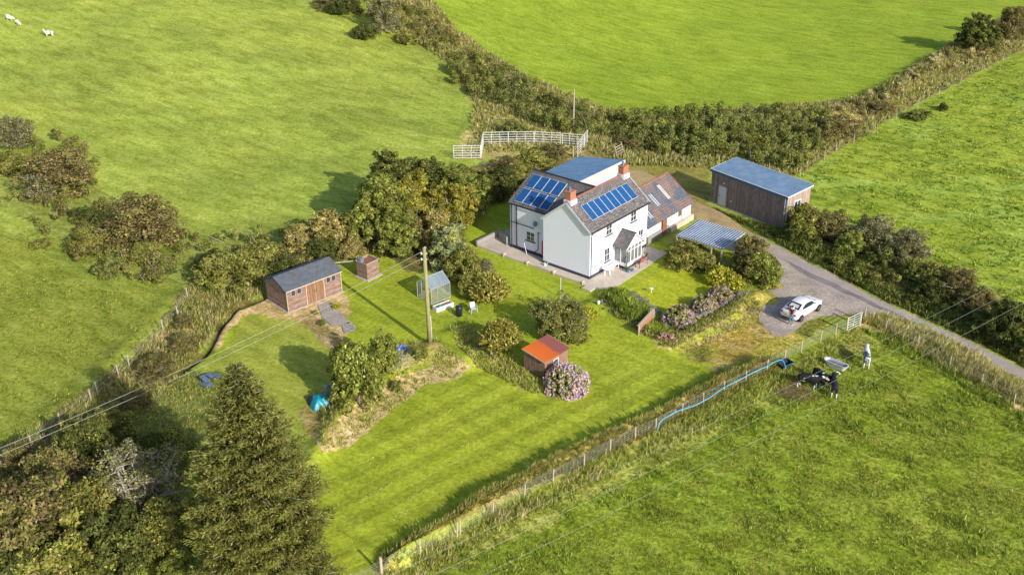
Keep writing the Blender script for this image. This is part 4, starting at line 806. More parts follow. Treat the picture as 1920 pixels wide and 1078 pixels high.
def proto(key, style, R_, Hh, leaf, per, dens, cr, bark='bark', nb=22, over=1.0, elong=1.5, tree=False, second=None):
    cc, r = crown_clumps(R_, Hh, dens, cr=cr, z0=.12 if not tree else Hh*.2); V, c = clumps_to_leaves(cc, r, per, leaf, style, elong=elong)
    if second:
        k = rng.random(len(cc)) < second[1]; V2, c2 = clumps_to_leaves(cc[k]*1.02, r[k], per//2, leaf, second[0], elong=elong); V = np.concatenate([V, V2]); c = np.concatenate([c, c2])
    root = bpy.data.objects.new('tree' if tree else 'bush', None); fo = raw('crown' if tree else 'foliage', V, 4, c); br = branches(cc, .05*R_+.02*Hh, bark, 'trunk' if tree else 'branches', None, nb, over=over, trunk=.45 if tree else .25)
    for o in (fo, br): COL.objects.unlink(o)
    BUSH[key] = (fo, br, R_, Hh)
def place(key, px, py, rpx, h, label, cat='bush', name='bush', group=None, zc=.5, world=None):
    """a plant whose middle shows at (px, py); rpx is its half width there"""
    fo, br, R0, H0 = BUSH[key]
    if world: x, y, rad = world
    else: p = at(px, py, h*zc); x, y = p[0], p[1]; rad = rpx/(F/float((p-CP)@FW))
    o = empty(name, (x, y, gz(x, y)-.03), rng.uniform(0, 6.28), label, cat, group); o.scale = (rad/R0, rad/R0*rng.uniform(.93, 1.07), h/H0)
    for src in (fo, br):
        c = src.copy(); COL.objects.link(c); c.parent = o
    return o
LS = .62; LP = 1.55
def proto_(key, style, R_, Hh, leaf, per, *a, **k): proto(key, style, R_, Hh, leaf*LS, int(per*LP), *a, **k)
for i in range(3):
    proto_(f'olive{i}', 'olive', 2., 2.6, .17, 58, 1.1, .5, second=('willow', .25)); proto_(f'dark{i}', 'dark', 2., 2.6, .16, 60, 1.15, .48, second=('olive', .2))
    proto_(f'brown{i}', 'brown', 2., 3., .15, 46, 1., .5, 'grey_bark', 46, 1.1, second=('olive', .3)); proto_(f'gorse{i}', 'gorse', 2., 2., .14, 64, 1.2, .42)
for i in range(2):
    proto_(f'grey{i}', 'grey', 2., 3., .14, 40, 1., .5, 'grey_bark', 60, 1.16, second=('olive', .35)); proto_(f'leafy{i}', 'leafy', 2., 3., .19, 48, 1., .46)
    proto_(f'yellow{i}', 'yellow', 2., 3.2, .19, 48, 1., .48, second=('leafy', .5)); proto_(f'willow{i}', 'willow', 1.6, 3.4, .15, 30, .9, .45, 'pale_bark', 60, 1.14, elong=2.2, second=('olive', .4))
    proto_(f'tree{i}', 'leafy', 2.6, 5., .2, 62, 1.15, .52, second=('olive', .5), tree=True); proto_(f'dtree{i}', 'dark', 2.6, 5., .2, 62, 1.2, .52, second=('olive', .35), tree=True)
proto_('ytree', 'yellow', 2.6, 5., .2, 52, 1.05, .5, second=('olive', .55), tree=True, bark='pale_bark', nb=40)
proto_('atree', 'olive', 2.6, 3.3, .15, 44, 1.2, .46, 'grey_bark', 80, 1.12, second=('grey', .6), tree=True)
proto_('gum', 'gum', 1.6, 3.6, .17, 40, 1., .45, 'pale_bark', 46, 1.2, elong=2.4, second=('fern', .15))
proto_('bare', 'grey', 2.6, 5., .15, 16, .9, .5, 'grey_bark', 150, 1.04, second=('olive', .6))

def spray_bush(key, style, R_, Hh, n, w=.05, bark='bark'):
    """arching blades fanning up and out from the base: broom, ferns"""
    V = []; cols = []; k = 6
    a = rng.uniform(0, 2*PI, n); out = rng.random(n)**.6*R_; hz = Hh*(1-.55*(out/R_)**2)*(.7+.45*rng.random(n)); c0 = pal(style, n)
    for j in range(k-1):
        t0, t1 = j/(k-1), (j+1)/(k-1)
        def P(t): return np.stack([np.cos(a)*out*t**1.5+.1*np.cos(a*7), np.sin(a)*out*t**1.5+.1*np.sin(a*5), hz*(t**.8)-.35*out*t**4*.3], 1)
        p0, p1 = P(t0), P(t1); s = np.stack([-np.sin(a), np.cos(a), 0*a], 1)*w; w0, w1 = (1.2-t0)*1.0, (1.2-t1)
        V.append(np.stack([p0-s*w0, p0+s*w0, p1+s*w1, p1-s*w1], 1)); cols.append(c0*(.45+.75*t1))
    V = np.concatenate(V).reshape(-1, 3); c = np.concatenate(cols); fo = raw('foliage', V, 4, c)
    P1 = np.stack([np.cos(a)*out, np.sin(a)*out, hz], 1); kk = rng.integers(0, n, n*5); C = P1[kk]*rng.uniform(.55, 1., (n*5, 1))+rng.normal(0, .06, (n*5, 3)); d = norm(P1[kk]); V2 = leaves(C, rng.normal(0, 1, (n*5, 3))+d, .11, 2.4, d); c2 = pal(style, n*5)
    f2 = raw('foliage', np.concatenate([V, V2]), 4, np.concatenate([c, c2])); bpy.data.objects.remove(fo)
    m = MB()
    for i in range(14): m.tube([(0, 0, -.05), tuple(P1[i]*.5), tuple(P1[i]*.8)], [.03, .02, .008], 4, False)
    br = m.build('branches', bark, None, fix=False)
    for o in (f2, br): COL.objects.unlink(o)
    BUSH[key] = (f2, br, R_, Hh)
spray_bush('broom', 'broom', 1.6, 2.2, 900, .035); spray_bush('fern', 'fern', 1.2, 1.0, 420, .06)
def flower_bush(key, R_, Hh, heads, greens=.2, cols=((.80,.52,.60),(.52,.40,.68),(.85,.52,.46),(.88,.72,.68),(.84,.60,.62))):
    d = norm(rng.normal(0, 1, (heads, 3))); d[:, 2] = np.abs(d[:, 2])*1.05-.12; d = norm(d); C = d*np.array([R_, R_, Hh*.98])*(.9+.1*rng.random((heads, 1))); C[:, 2] = np.maximum(C[:, 2], .08); C *= (.80+.36*fbm(d[:, 0]*2+d[:, 2], d[:, 1]*2-d[:, 2], 1.1, 44, 2))[:, None]; C = C+rng.normal(0, .04, C.shape)
    keep = fbm(C[:, 0]+3, C[:, 1]+C[:, 2], .7, 3) > greens; C = C[keep]; d = d[keep]; n = len(C); per = 11; k = np.repeat(np.arange(n), per); dd = norm(rng.normal(0, 1, (n*per, 3))+d[k]*1.1)
    P = C[k]+dd*.085; ci = np.array(cols)[rng.integers(0, len(cols), n)]*(.7+.5*rng.random((n, 1))); side = (d[:, 0]*.6-d[:, 1]*.2); ci[:, 2] *= np.clip(1.05-.25*side, .7, 1.3)
    V = leaves(P, dd, .085, 1.15); col = ci[k]*(.85+.5*rng.random((n*per, 1)))
    fl = raw('flowers', V, 4, np.clip(col, 0, .85)); cc = np.concatenate([d*np.array([R_, R_, Hh])*.86]*1); V, c = clumps_to_leaves(cc, np.full(len(cc), .2), 9, .15, 'leafy'); fo = raw('foliage', V, 4, c)
    for o in (fl, fo): COL.objects.unlink(o)
    BUSH[key] = (fo, fl, R_, Hh)
flower_bush('hyd_big', 1.95, 1.9, 1400, .27); flower_bush('hyd', 1.35, 1.5, 560, .36, ((.62,.42,.50),(.42,.32,.48),(.60,.38,.32),(.72,.58,.58),(.24,.22,.10)))

def shrub(key, px, py, r, h, label, **k): return place(key, px, py, r, h, label, **k)
# ---- left hedgerow
L = [('grey0',30,245,42,3.6,'grey twiggy hawthorn at the left frame edge beside the upper pasture'),('olive0',5,305,38,2.4,'olive scrub below the grey hawthorn at the left edge'),
 ('brown0',112,315,74,4.6,'large red brown hawthorn in the left hedgerow'),('grey1',72,352,42,2.4,'bare grey branches leaning out under the red brown hawthorn'),
 ('brown1',256,412,88,4.6,'wide round hawthorn with grey twigs above the lower left meadow'),('olive1',160,452,42,2.2,'ochre scrub left of the round hawthorn'),('dark0',150,400,24,1.6,'small dark bush between the two big hawthorns'),
 ('gorse0',205,500,32,1.5,'low gorse clump under the round hawthorn'),('gorse1',312,500,22,1.2,'small grey green gorse on the meadow slope'),('olive2',268,470,40,1.6,'straggly scrub under the right side of the round hawthorn'),('brown2',282,512,22,1.,'little brown bracken clump on the meadow slope'),('olive0',78,455,20,.8,'lone tiny bush left in the lower meadow')]
for a in L: shrub(*a)
L = [('olive1',435,505,66,3.0,'broad olive thorn bush left of the garden shed'),('dark1',400,490,34,2.2,'dark bush behind the broad olive thorn'),('olive2',492,478,44,2.6,'olive bush behind the roof of the garden shed'),
 ('willow0',560,448,42,3.4,'pale stemmed willow bush behind the garden shed'),('willow1',612,430,46,3.8,'taller pale stemmed willow behind the garden shed'),('dark2',600,470,34,2.2,'dark bush under the pale willows'),('olive0',652,430,40,3.,'olive bush right of the pale willows'),('dark0',530,490,34,1.8,'dark low bush along the shed back wall'),
 ('willow1',664,462,28,2.2,'straw coloured bush above the little hut')]
for a in L: shrub(*a)
tr = dict(cat='tree', name='tree')
for a in [('tree0',712,392,68,6.8,'green tree at the left of the big clump beside the house'),('dtree0',735,345,62,6.6,'dark tree at the back left of the big clump'),('dtree1',800,342,58,5.4,'dark evergreen at the top of the big clump'),
 ('ytree',785,376,60,6.0,'golden leaved autumn tree in the middle of the big clump'),('tree1',862,352,56,4.8,'olive green tree at the back right of the big clump'),('ytree',846,388,50,5.0,'smaller yellow orange tree at the front of the big clump'),
 ('tree1',752,440,52,4.4,'green tree at the front left of the big clump above the lawn'),('dtree0',908,345,42,3.6,'dark tree near the galvanised hurdles'),('tree0',880,370,44,4.6,'green tree leaning over the painted panel')]: shrub(*a, **tr)
for a in [('gum',842,462,44,4.0,'grey green gum with pale leaning stems behind the utility pole'),('willow0',815,430,42,4.,'bare stemmed bush left of the grey green gum'),('olive2',872,497,40,2.8,'twiggy olive bush between the greenhouse and the path'),
 ('grey0',905,500,26,1.6,'small grey bush at the path edge'),('broom',918,540,42,2.6,'yellow green broom bush above the white plastic chair'),('olive1',880,535,28,2.,'dark leafy bush behind the broom'),('broom',938,628,46,2.5,'spiky yellow green broom left of the orange roofed hut')]: shrub(*a)
shrub('atree',1048,592,64,3.5,'round grey green apple tree behind the orange roofed hut',cat='tree',name='apple_tree')
for a in [('fern',1100,588,24,1.,'bright yellow fern on the bank right of the apple tree'),('olive0',1078,625,34,1.1,'low scrub at the foot of the apple tree')]: shrub(*a)
# ---- behind the house
for a in [('dark1',945,345,44,3.6,'dark shaded bush left of the farmhouse gable'),('brown1',952,310,38,1.9,'brown bush below the hurdles'),('olive1',1000,300,44,2.4,'olive brown scrub between the hurdles and the roofs'),('brown2',1035,285,34,1.8,'rusty bush under the right hurdles'),('olive2',975,330,36,2.4,'ochre bush touching the slate roof'),
 ('gorse1',966,240,30,1.8,'round gorse bush above the hurdles'),('bracken' if 0 else 'brown0',1190,272,20,1.2,'dark red bush on the bank above the track'),('brown1',1165,265,16,1.,'small dark red bush next to the stile')]: shrub(*a)
# ---- garden right of the house
for a in [('olive0',1285,478,46,2.2,'olive bush between the terrace and the carport'),('olive2',1322,490,30,1.6,'low bush in front of the carport'),('brown2',1402,480,46,3.8,'rust tinged bush right of the carport'),('leafy0',1432,505,36,3.2,'light green bush at the corner of the parking area'),
 ('fern',1350,516,34,1.4,'yellow green fern clump above the hydrangeas'),('fern',1378,528,26,1.2,'smaller fern clump beside the light green bush'),('dark2',1385,505,26,1.8,'dark bush between the ferns and the rusty bush')]: shrub(*a)
hy = dict(cat='hydrangea', name='hydrangea')
shrub('hyd',1273,590,33,1.55,'purple grey hydrangea nearest the board panel, left of the row',**hy); shrub('hyd',1322,567,27,1.4,'middle hydrangea of the row along the garden wall',**hy); shrub('hyd',1353,548,26,1.3,'small far hydrangea of the row beside the ferns',**hy)
shrub('hyd_big',1062,706,44,2.,'big round lilac and pink hydrangea beside the orange roofed hut',**hy)
# ---- top hedges
for a in [('grey1',722,28,36,5.2,'grey twiggy tree in the hedge at the top of the photo'),('dark0',686,57,24,2.4,'round dark holly bush left of the grey tree'),('dark1',650,12,34,2.4,'dark hedge bush at the top edge'),('brown0',610,2,30,2.2,'brown bush at the top edge of the hedge'),('olive1',765,68,26,1.8,'olive bush right of the grey tree')]: shrub(*a)
shrub('dtree1',1832,60,40,5.6,'dark round thorn tree in the far right hedge',**tr); shrub('brown1',1902,42,32,5.2,'reddish brown tree at the right end of the far hedge',**tr)
for a in [('gorse0',1657,172,13,1.,'small gorse bush on the field edge'),('gorse2',1718,214,26,1.2,'low gorse sprawl below the far wire fence'),('dark1',1768,200,11,1.,'lone dark bush in the right field'),('brown2',1570,240,46,2.2,'dark brown bramble bush in the corner of the gorse'),('brown0',1650,200,30,1.4,'heathery bush on the far bank')]: shrub(*a)
# ---- lane hedge on the right
for a in [('olive0',1512,412,46,2.8,'ochre thorn bush at the workshop corner'),('brown1',1562,425,46,2.6,'dark twiggy thorn beside the workshop bush'),('grey0',1640,440,52,3.,'broad grey twiggy hawthorn above the lane'),('grey1',1708,462,50,2.8,'second grey hawthorn along the lane'),('leafy1',1600,455,34,2.2,'bright green bush between the lane hawthorns'),('leafy0',1715,505,36,1.8,'bright green bush under the second hawthorn'),
 ('brown2',1790,528,46,2.6,'brown hedge bush along the lane'),('brown0',1838,560,38,2.4,'reddish hedge bush under the wires'),('dark2',1892,600,46,3.4,'dark green bush at the right edge above the lane'),('olive1',1755,515,36,2.2,'olive hedge bush along the lane'),('dark0',1500,430,34,1.8,'dark foot of the thorn bush by the workshop'),('dark1',1655,475,40,1.6,'dark undergrowth below the broad hawthorn'),('dark1',1745,540,40,1.6,'dark undergrowth above the lane bend'),('dark0',1850,600,40,1.6,'dark undergrowth near the right edge'),('olive2',1935,640,40,2.,'hedge bush cut by the right edge')]: shrub(*a)
# ---- lower left wood
for a in [('dtree0',150,835,56,4.2,'dark bush at the top of the lower left thicket'),('dark1',290,850,50,2.6,'dark shaded bush left of the spruce top'),('brown0',90,885,70,3.6,'brown leaved bush at the lower left'),('brown1',55,985,120,6.,'large brown leaved tree at the bottom left corner'),('olive0',165,965,86,4.6,'olive green tree between the corner tree and the bare willow'),
 ('bare',255,905,95,6.,'half bare pale willow in the lower left wood'),('dark0',225,1015,90,4.4,'dark green bushes below the bare willow'),('olive1',310,985,60,3.8,'leafy green bush between the willow and the spruce'),('dark2',20,1060,90,4.,'dark bush in the bottom left corner'),('olive1',120,1070,95,4.,'olive twiggy bush at the bottom edge'),('leafy0',330,1060,44,2.,'light green bush at the foot of the spruce'),
 ('brown1',295,688,46,1.8,'dark brown bramble clump on the ditch bank'),('brown2',40,860,50,2.2,'bramble clump at the left fence end'),('olive0',205,790,44,1.7,'bramble by the fence above the thicket'),('brown0',345,640,30,1.2,'brown bramble beside the ditch'),('brown2',340,600,22,1.,'small bramble by the fence bend'),('brown1',250,745,40,1.5,'dark bramble under the overhead wires')]:
    shrub(*a, **(tr if 'tree' in a[5] or 'willow' in a[5] and 'between' not in a[5] and 'below' not in a[5] else {}))
# ---- mound with apple shrub
shrub('leafy0',668,700,58,5.2,'leafy apple tree on the mound above the lower lawn',cat='tree',name='apple_tree')
for a in [('leafy1',720,658,34,3.6,'light green shrub behind the dead branches'),('leafy1',640,735,30,1.8,'leafy shrub beside the teal tarpaulin'),('gorse2',740,722,14,.8,'tiny dark bush on the straw bank'),('leafy0',786,660,18,1.,'little green bush left of the utility pole foot')]: shrub(*a)

# ---- spruce
def spruce():
    p = at(508, 1124); x, y = p[0], p[1]; Hh = 15.9; RB_ = 3.95
    o = empty('spruce_tree', (x, y, gz(x, y)), 0, 'tall dense spruce tree at the lower left, the biggest tree', 'tree'); m = MB(); m.tube([(0, 0, -.2), (0, 0, Hh*.5), (0.05, 0, Hh)], [.3, .18, .02], 8); m.build('trunk', 'bark', o, True)
    Cs = []; Ds = []; W = []; lim = MB(); tone = []
    z = .5; a0 = 0
    while z < Hh-.15:
        f = z/Hh; rad = RB_*min(1, (1-f)*1.75)**.72; nb = int(9+12*(1-f)); a0 += 1.3
        for i in range(nb):
            a = a0+2*PI*i/nb+rng.normal(0, .12); rr = rad*rng.uniform(.72, 1.12); tilt = -.18+.65*f+rng.normal(0, .08); segs = max(3, int(rr/.17)); tn = rng.random()
            dirv = np.array([math.cos(a), math.sin(a), 0]); side = np.array([-math.sin(a), math.cos(a), 0])
            if i % 2 == 0: lim.tube([(0, 0, z), tuple(dirv*rr*.5+[0, 0, z+tilt*rr*.5]), tuple(dirv*rr*.93+[0, 0, z+tilt*rr*.75])], [.05, .03, .01], 3, False)
            for s in range(segs):
                t = (s+.6)/segs
                if t < .22: continue
                q = dirv*rr*t+np.array([0, 0, z+tilt*rr*t*(1-.18*t)-.10*rr*math.sin(t*2.6)*.5+.14*rr*t**3*.5]); wd = .95*(1-t)**.7*rr*.42+.10; nt = max(2, int(wd/.075))
                for k in range(nt):
                    w = ((k+.5)/nt*2-1); pos = q+side*w*wd+dirv*(abs(w)*-.1+rng.normal(0, .06))+np.array([0, 0, -abs(w)*wd*.28+rng.normal(0, .05)])
                    Cs.append(pos); dd = dirv*.75+side*w*.8+np.array([0, 0, rng.normal(.3, .3)]); Ds.append(dd); W.append(rng.uniform(.7, 1.3)); tone.append(tn*.35+t**1.6*.75+rng.random()*.25-.32)
        z += .30+.10*(1-f)
    C = np.array(Cs); D = norm(np.array(Ds)); n = len(C); tone = np.array(tone)
    q = 6; C = np.repeat(C, q, 0)+rng.normal(0, .075, (n*q, 3)); D = norm(np.repeat(D, q, 0)+rng.normal(0, .4, (n*q, 3))); N = norm(rng.normal(0, .5, (n*q, 3))+np.array([0, 0, 1]))
    V = leaves(C, N, .066, 3.4, D); raw('crown', V, 4, pal('spruce', n*q, np.repeat(tone, q)+rng.normal(0, .12, n*q)), parent=o); lim.build('branches', 'grey_bark', o, fix=False)
    print('spruce leaves', n*3)
spruce()

# ---- hedges and thickets as continuous growth
def thicket(name, px, dens, hr, style, label, cat, cr=.55, per=62, leaf=.15, second=None, poly=None, kind=None, twigs=0, gap=.40):
    leaf *= .68; per = int(per*1.5); cr *= .85; dens *= 1.25; w = poly or wl(px); P = pick(w, dens); P = P[fbm(P[:, 0], P[:, 1], 2.1, 55, 3)+.12*rng.random(len(P)) > gap]; n = len(P); h = hr[0]+(hr[1]-hr[0])*fbm(P[:, 0], P[:, 1], 3.5, 41, 3)**.8*(.75+.5*rng.random(n)); C = P.copy(); C[:, 2] += h*.8-.1; r = cr*(.6+.7*rng.random(n))
    low = P.copy(); low[:, 2] += h*.35; C = np.concatenate([C, low]); r = np.concatenate([r, r*1.1]); V, c = clumps_to_leaves(C, r, per, leaf, style)
    if second:
        k = fbm(C[:, 0], C[:, 1], 2.5, 71, 3) > second[1]; V2, c2 = clumps_to_leaves(C[k]+[0, 0, .12], r[k], per, leaf, second[0]); V = np.concatenate([V, V2]); c = np.concatenate([c, c2])
    o = raw(name, V, 4, c); tag(o, label, cat, kind=kind)
    if twigs:
        m = MB()
        for i in rng.choice(len(P), min(twigs, len(P)), replace=False):
            b = P[i]; e = b+np.array([*rng.normal(0, .5, 2), h[i]*1.25]); m.tube([b, (b+e)/2+rng.normal(0, .15, 3), e], [.03, .02, .008], 3, False)
        m.build('branches', 'grey_bark', o, fix=False)
    return o
thicket('gorse_thicket', [(842,155),(880,140),(930,150),(1000,185),(1080,215),(1140,232),(1130,262),(1080,262),(1020,250),(960,222),(890,200),(850,180)], .85, (.9,2.3), 'gorse', 'dense grey green gorse running down to the thin pole', 'gorse', .6, 60, .17, ('olive', .58), twigs=40)
thicket('gorse_thicket', [(1130,238),(1200,228),(1300,220),(1400,215),(1480,218),(1560,225),(1545,285),(1500,320),(1440,318),(1380,298),(1320,300),(1240,296),(1180,275),(1140,262)], .95, (.5,2.6), 'gorse', 'wide gorse thicket behind the dark workshop', 'gorse', .62, 60, .18, ('olive', .5), twigs=50)
thicket('hedge', [(700,75),(750,70),(800,78),(850,105),(866,128),(850,146),(800,132),(750,108),(712,92)], .7, (.5,1.8), 'olive', 'brown and green hedge descending from the top of the photo', 'hedge', .55, 52, .17, ('brown', .48), twigs=40)
thicket('hedge', [(570,-25),(700,-10),(770,12),(760,40),(700,50),(620,12),(560,0)], .5, (.6,1.8), 'dark', 'dark hedge cut by the top edge of the photo', 'hedge', .6, 52, .18, ('olive', .5), twigs=20)
thicket('hedge', [(1560,232),(1620,190),(1700,148),(1780,92),(1860,62),(1960,20),(1960,60),(1860,110),(1760,150),(1680,190),(1600,240)], .5, (.2,1.1), 'brown', 'low brown heathery bank along the far wire fence', 'hedge', .5, 46, .17, ('straw', .45), twigs=30)
thicket('hedge', [(860,120),(950,158),(1080,205),(1150,222),(1140,232),(1060,215),(960,180),(870,142)], .7, (.15,.7), 'bracken', 'rust brown bracken bank above the gorse', 'hedge', .4, 44, .15, ('straw', .46))
thicket('hedge', [(1480,440),(1560,470),(1640,500),(1740,548),(1840,600),(1940,650),(2050,700),(2050,740),(1920,672),(1800,612),(1700,565),(1600,520),(1500,470)], .8, (.15,.8), 'dark', 'dark green bramble bank falling to the lane', 'hedge', .5, 52, .16, ('olive', .55))
thicket('hedge', [(560,470),(640,440),(700,470),(720,500),(700,498),(650,490),(600,490),(560,500)], .8, (.4,1.3), 'willow', 'pale brambly growth behind the little hut', 'hedge', .45, 46, .15, ('olive', .5), twigs=50)
thicket('hedge', [(700,480),(780,470),(860,470),(880,440),(905,400),(890,380),(820,400),(740,430)], .6, (.5,1.7), 'olive', 'leafy undergrowth at the foot of the big tree clump', 'hedge', .5, 50, .16, ('dark', .5), twigs=30)
thicket('tree_belt', [(690,440),(715,400),(780,378),(860,372),(915,372),(925,385),(900,405),(870,440),(800,470),(720,480),(690,462)], .6, (1.8,4.0), 'olive', 'continuous leafy growth filling the big clump beside the house', 'trees', .7, 62, .17, ('leafy', .5), twigs=60)
thicket('hedge', [(30,345),(80,280),(150,290),(190,330),(160,380),(120,400),(60,390)], .5, (.5,2.2), 'olive', 'scrubby growth between the left hawthorns', 'hedge', .5, 52, .16, ('brown', .5), twigs=20)
thicket('hedge', [(150,470),(190,400),(270,370),(340,400),(340,450),(290,500),(200,510)], .4, (.3,1.6), 'olive', 'tangled scrub round the wide hawthorn', 'hedge', .5, 50, .16, ('brown', .5), twigs=20)
thicket('scrub', [(-20,330),(30,350),(60,400),(140,400),(180,450),(240,490),(330,500),(330,530),(230,535),(150,500),(60,420),(-20,380)], .4, (.3,1.6), 'olive', 'belt of low scrub linking the left hawthorns', 'scrub', .5, 50, .16, ('brown', .5), twigs=30)
thicket('scrub', [(330,430),(400,450),(470,440),(560,430),(560,460),(450,500),(380,520),(330,500)], .4, (.3,1.5), 'olive', 'scrub on the field side of the shed hedge', 'scrub', .5, 50, .16, ('brown', .5), twigs=20)
thicket('hedge', [(380,505),(440,470),(520,455),(600,425),(660,430),(640,480),(560,500),(480,520),(420,540)], .55, (.6,2.2), 'olive', 'thorny hedge growth behind the garden shed', 'hedge', .5, 56, .16, ('willow', .5), twigs=50)
thicket('hedge', [(1490,408),(1560,410),(1660,430),(1740,470),(1830,540),(1930,600),(1930,640),(1820,585),(1700,520),(1600,475),(1500,440)], .5, (.5,1.9), 'olive', 'tangled thorn hedge along the lane', 'hedge', .5, 56, .16, ('dark', .5), twigs=50)
thicket('hedge', [(-20,1000),(60,900),(150,850),(250,800),(330,820),(400,900),(380,1078),(-40,1090)], .5, (.6,3.2), 'dark', 'dark undergrowth in the lower left wood', 'undergrowth', .6, 48, .18, ('olive', .5), kind='stuff')
thicket('hedge', [(215,760),(290,690),(330,645),(362,640),(330,700),(260,770),(180,840),(120,880),(60,900),(140,830)], .7, (.1,.8), 'olive', 'brown bramble bank along the ditch', 'hedge', .42, 44, .15, ('rough', .5), twigs=30)

# ---- grass as blades
def tufts(name, px, dens, h, style, label, nb=7, w=.03, lean=.5, poly=None, mask=None, cat='grass', spread=.12, jitter=0):
    w_ = poly or wl(px); P = pick(w_, dens)
    if mask is not None:
        k = rng.random(len(P)) < mask(P[:, 0], P[:, 1]); P = P[k]
    n = len(P); big = .55+.9*fbm(P[:, 0], P[:, 1], 1.8, 33, 2); k = np.repeat(np.arange(n), nb); N = n*nb; a = rng.uniform(0, 2*PI, N); d = np.stack([np.cos(a), np.sin(a), 0*a], 1); L_ = h*big[k]*(.55+.75*rng.random(N)); ln = lean*(.3+rng.random(N))
    b = P[k]+d*(spread*rng.random(N))[:, None]; b[:, 2] -= .02; tip = b+d*(L_*ln)[:, None]+np.array([.22, .06, 0])*L_[:, None]*.5; tip[:, 2] = b[:, 2]+L_*np.sqrt(np.clip(1-(ln*.8)**2, .1, 1)); s = np.stack([-np.sin(a), np.cos(a), 0*a], 1)*w*(.6+.8*rng.random(N))[:, None]
    mid = b*.5+tip*.5+np.array([0, 0, 1])*L_[:, None]*.1
    V = np.stack([b-s, b+s, mid+s*.8, tip, ], 1).reshape(-1, 3); c = pal(style, N, rng.random(n)[k]*.6+rng.random(N)*.4); o = raw(name, V, 4, c); tag(o, label, cat, kind='stuff'); return N
tot = 0
F4P = [(700,1090),(1232,822),(1480,700),(1600,622),(1640,610),(1760,690),(1930,785),(1990,1000),(1990,1110),(690,1110)]
lump = lambda x, y: .25+.75*sstep(.42, .62, fbm(x, y, 1.7, 87, 3))
tot += tufts('pasture_grass', F4P, 30, .15, 'sward', 'tussocky grass of the lower right pasture', 7, .018, .9, mask=lump)
tot += tufts('pasture_grass', F4P, 5, .26, 'lush', 'lush green tufts in the lower right pasture', 9, .026, .6, mask=lambda x, y: sstep(.5, .68, fbm(x, y, 2.6, 17, 3)), spread=.2)
tot += tufts('rough_grass', [(690,1085),(1235,806),(1480,686),(1600,612),(1625,625),(1500,708),(1260,840),(960,985),(800,1085),(720,1130)], 26, .34, 'pale', 'long pale grass along the wire fence', 8, .02, .55, mask=lambda x, y: .35+.65*sstep(.4, .6, fbm(x, y, 1.5, 18, 3)))
tot += tufts('dry_grass', [(760,1045),(1240,800),(1260,800),(1330,800),(1300,830),(1180,880),(960,985),(800,1085),(740,1100)], 6, .5, 'straw', 'straw coloured seeding grass along the wire fence', 8, .018, .5, mask=lambda x, y: sstep(.5, .62, fbm(x, y, 2.2, 28, 3)))
tot += tufts('bank_growth', [(722,1040),(925,928),(1080,852),(1230,785),(1380,704),(1475,672),(1480,688),(1235,806),(925,945),(705,1068)], 52, .42, 'weeds', 'scruffy weeds on the bank under the fence', 8, .028, .7)
tot += tufts('bank_growth', [(722,1040),(925,928),(1080,852),(1230,785),(1380,704),(1475,672),(1480,688),(1235,806),(925,945),(705,1068)], 2, .4, 'bracken', 'rusty docks on the bank under the fence', 7, .03, .7, mask=lambda x, y: sstep(.5, .62, fbm(x, y, 2.2, 38, 3)))
tot += tufts('dry_grass', [(1612,606),(1650,594),(1700,604),(1780,644),(1880,698),(1920,718),(2060,800),(2060,860),(1920,765),(1760,688),(1660,624)], 14, .6, 'straw', 'tall straw coloured grass between the lane and the pasture', 9, .024, .5)
tot += tufts('rough_grass', [(1612,616),(1700,640),(1800,700),(1920,775),(2060,860),(2060,880),(1920,790),(1740,690),(1640,634)], 20, .4, 'lush', 'green grass fringe below the straw verge', 8, .024, .6)
tot += tufts('verge_grass', [(1335,390),(1400,420),(1450,450),(1510,485),(1581,522),(1651,559),(1722,591),(1792,623),(1863,658),(1920,688),(2050,750),(2050,700),(1940,640),(1800,580),(1640,500),(1480,442)], 13, .38, 'leafy', 'weedy grass on the bank right of the lane', 7, .03, .7)
tot += tufts('dry_grass', [(880,690),(840,660),(800,672),(740,700),(690,735),(640,780),(600,840),(608,858),(660,828),(720,780),(800,722),(860,705)], 14, .2, 'pale', 'straw coloured grass round the mound', 8, .024, .8)
tot += tufts('rough_grass', [(840,655),(800,640),(760,655),(740,700),(690,740),(640,780),(606,830),(598,760),(640,720),(700,650),(760,640)], 14, .4, 'rough', 'long grass on the mound', 8, .026, .6)
tot += tufts('dry_grass', [(845,620),(880,612),(960,680),(1000,715),(1022,742),(985,735),(935,705),(890,690),(862,655)], 24, .3, 'pale', 'straw grass and weeds left of the orange roofed hut', 8, .026, .7)
tot += tufts('rough_grass', [(1120,560),(1150,552),(1190,548),(1230,590),(1262,640),(1400,560),(1425,572),(1330,622),(1262,660),(1240,655),(1195,628),(1150,600)], 22, .32, 'rough', 'rough grass on the garden bank', 8, .026, .7)
tot += tufts('lush_grass', [(1135,568),(1180,550),(1240,600),(1255,640),(1205,630),(1165,602)], 30, .5, 'lush', 'lush green growth on the garden mound', 8, .035, .6)
tot += tufts('dry_grass', [(1262,655),(1330,618),(1420,568),(1430,590),(1340,640),(1280,668)], 16, .28, 'straw', 'dry grass along the foot of the garden bank', 7, .026, .8)
tot += tufts('rough_grass', [(190,800),(260,740),(340,700),(430,710),(430,780),(360,850),(260,900),(150,860)], 14, .22, 'rough', 'rough grass in the shade left of the spruce', 7, .03, .8)
tot += tufts('rough_grass', [(1612,606),(1650,594),(1700,604),(1780,644),(1880,698),(1920,718),(2060,800),(2060,860),(1920,765),(1760,688),(1660,624)], 16, .45, 'pale', 'green grass among the straw verge', 9, .024, .6)
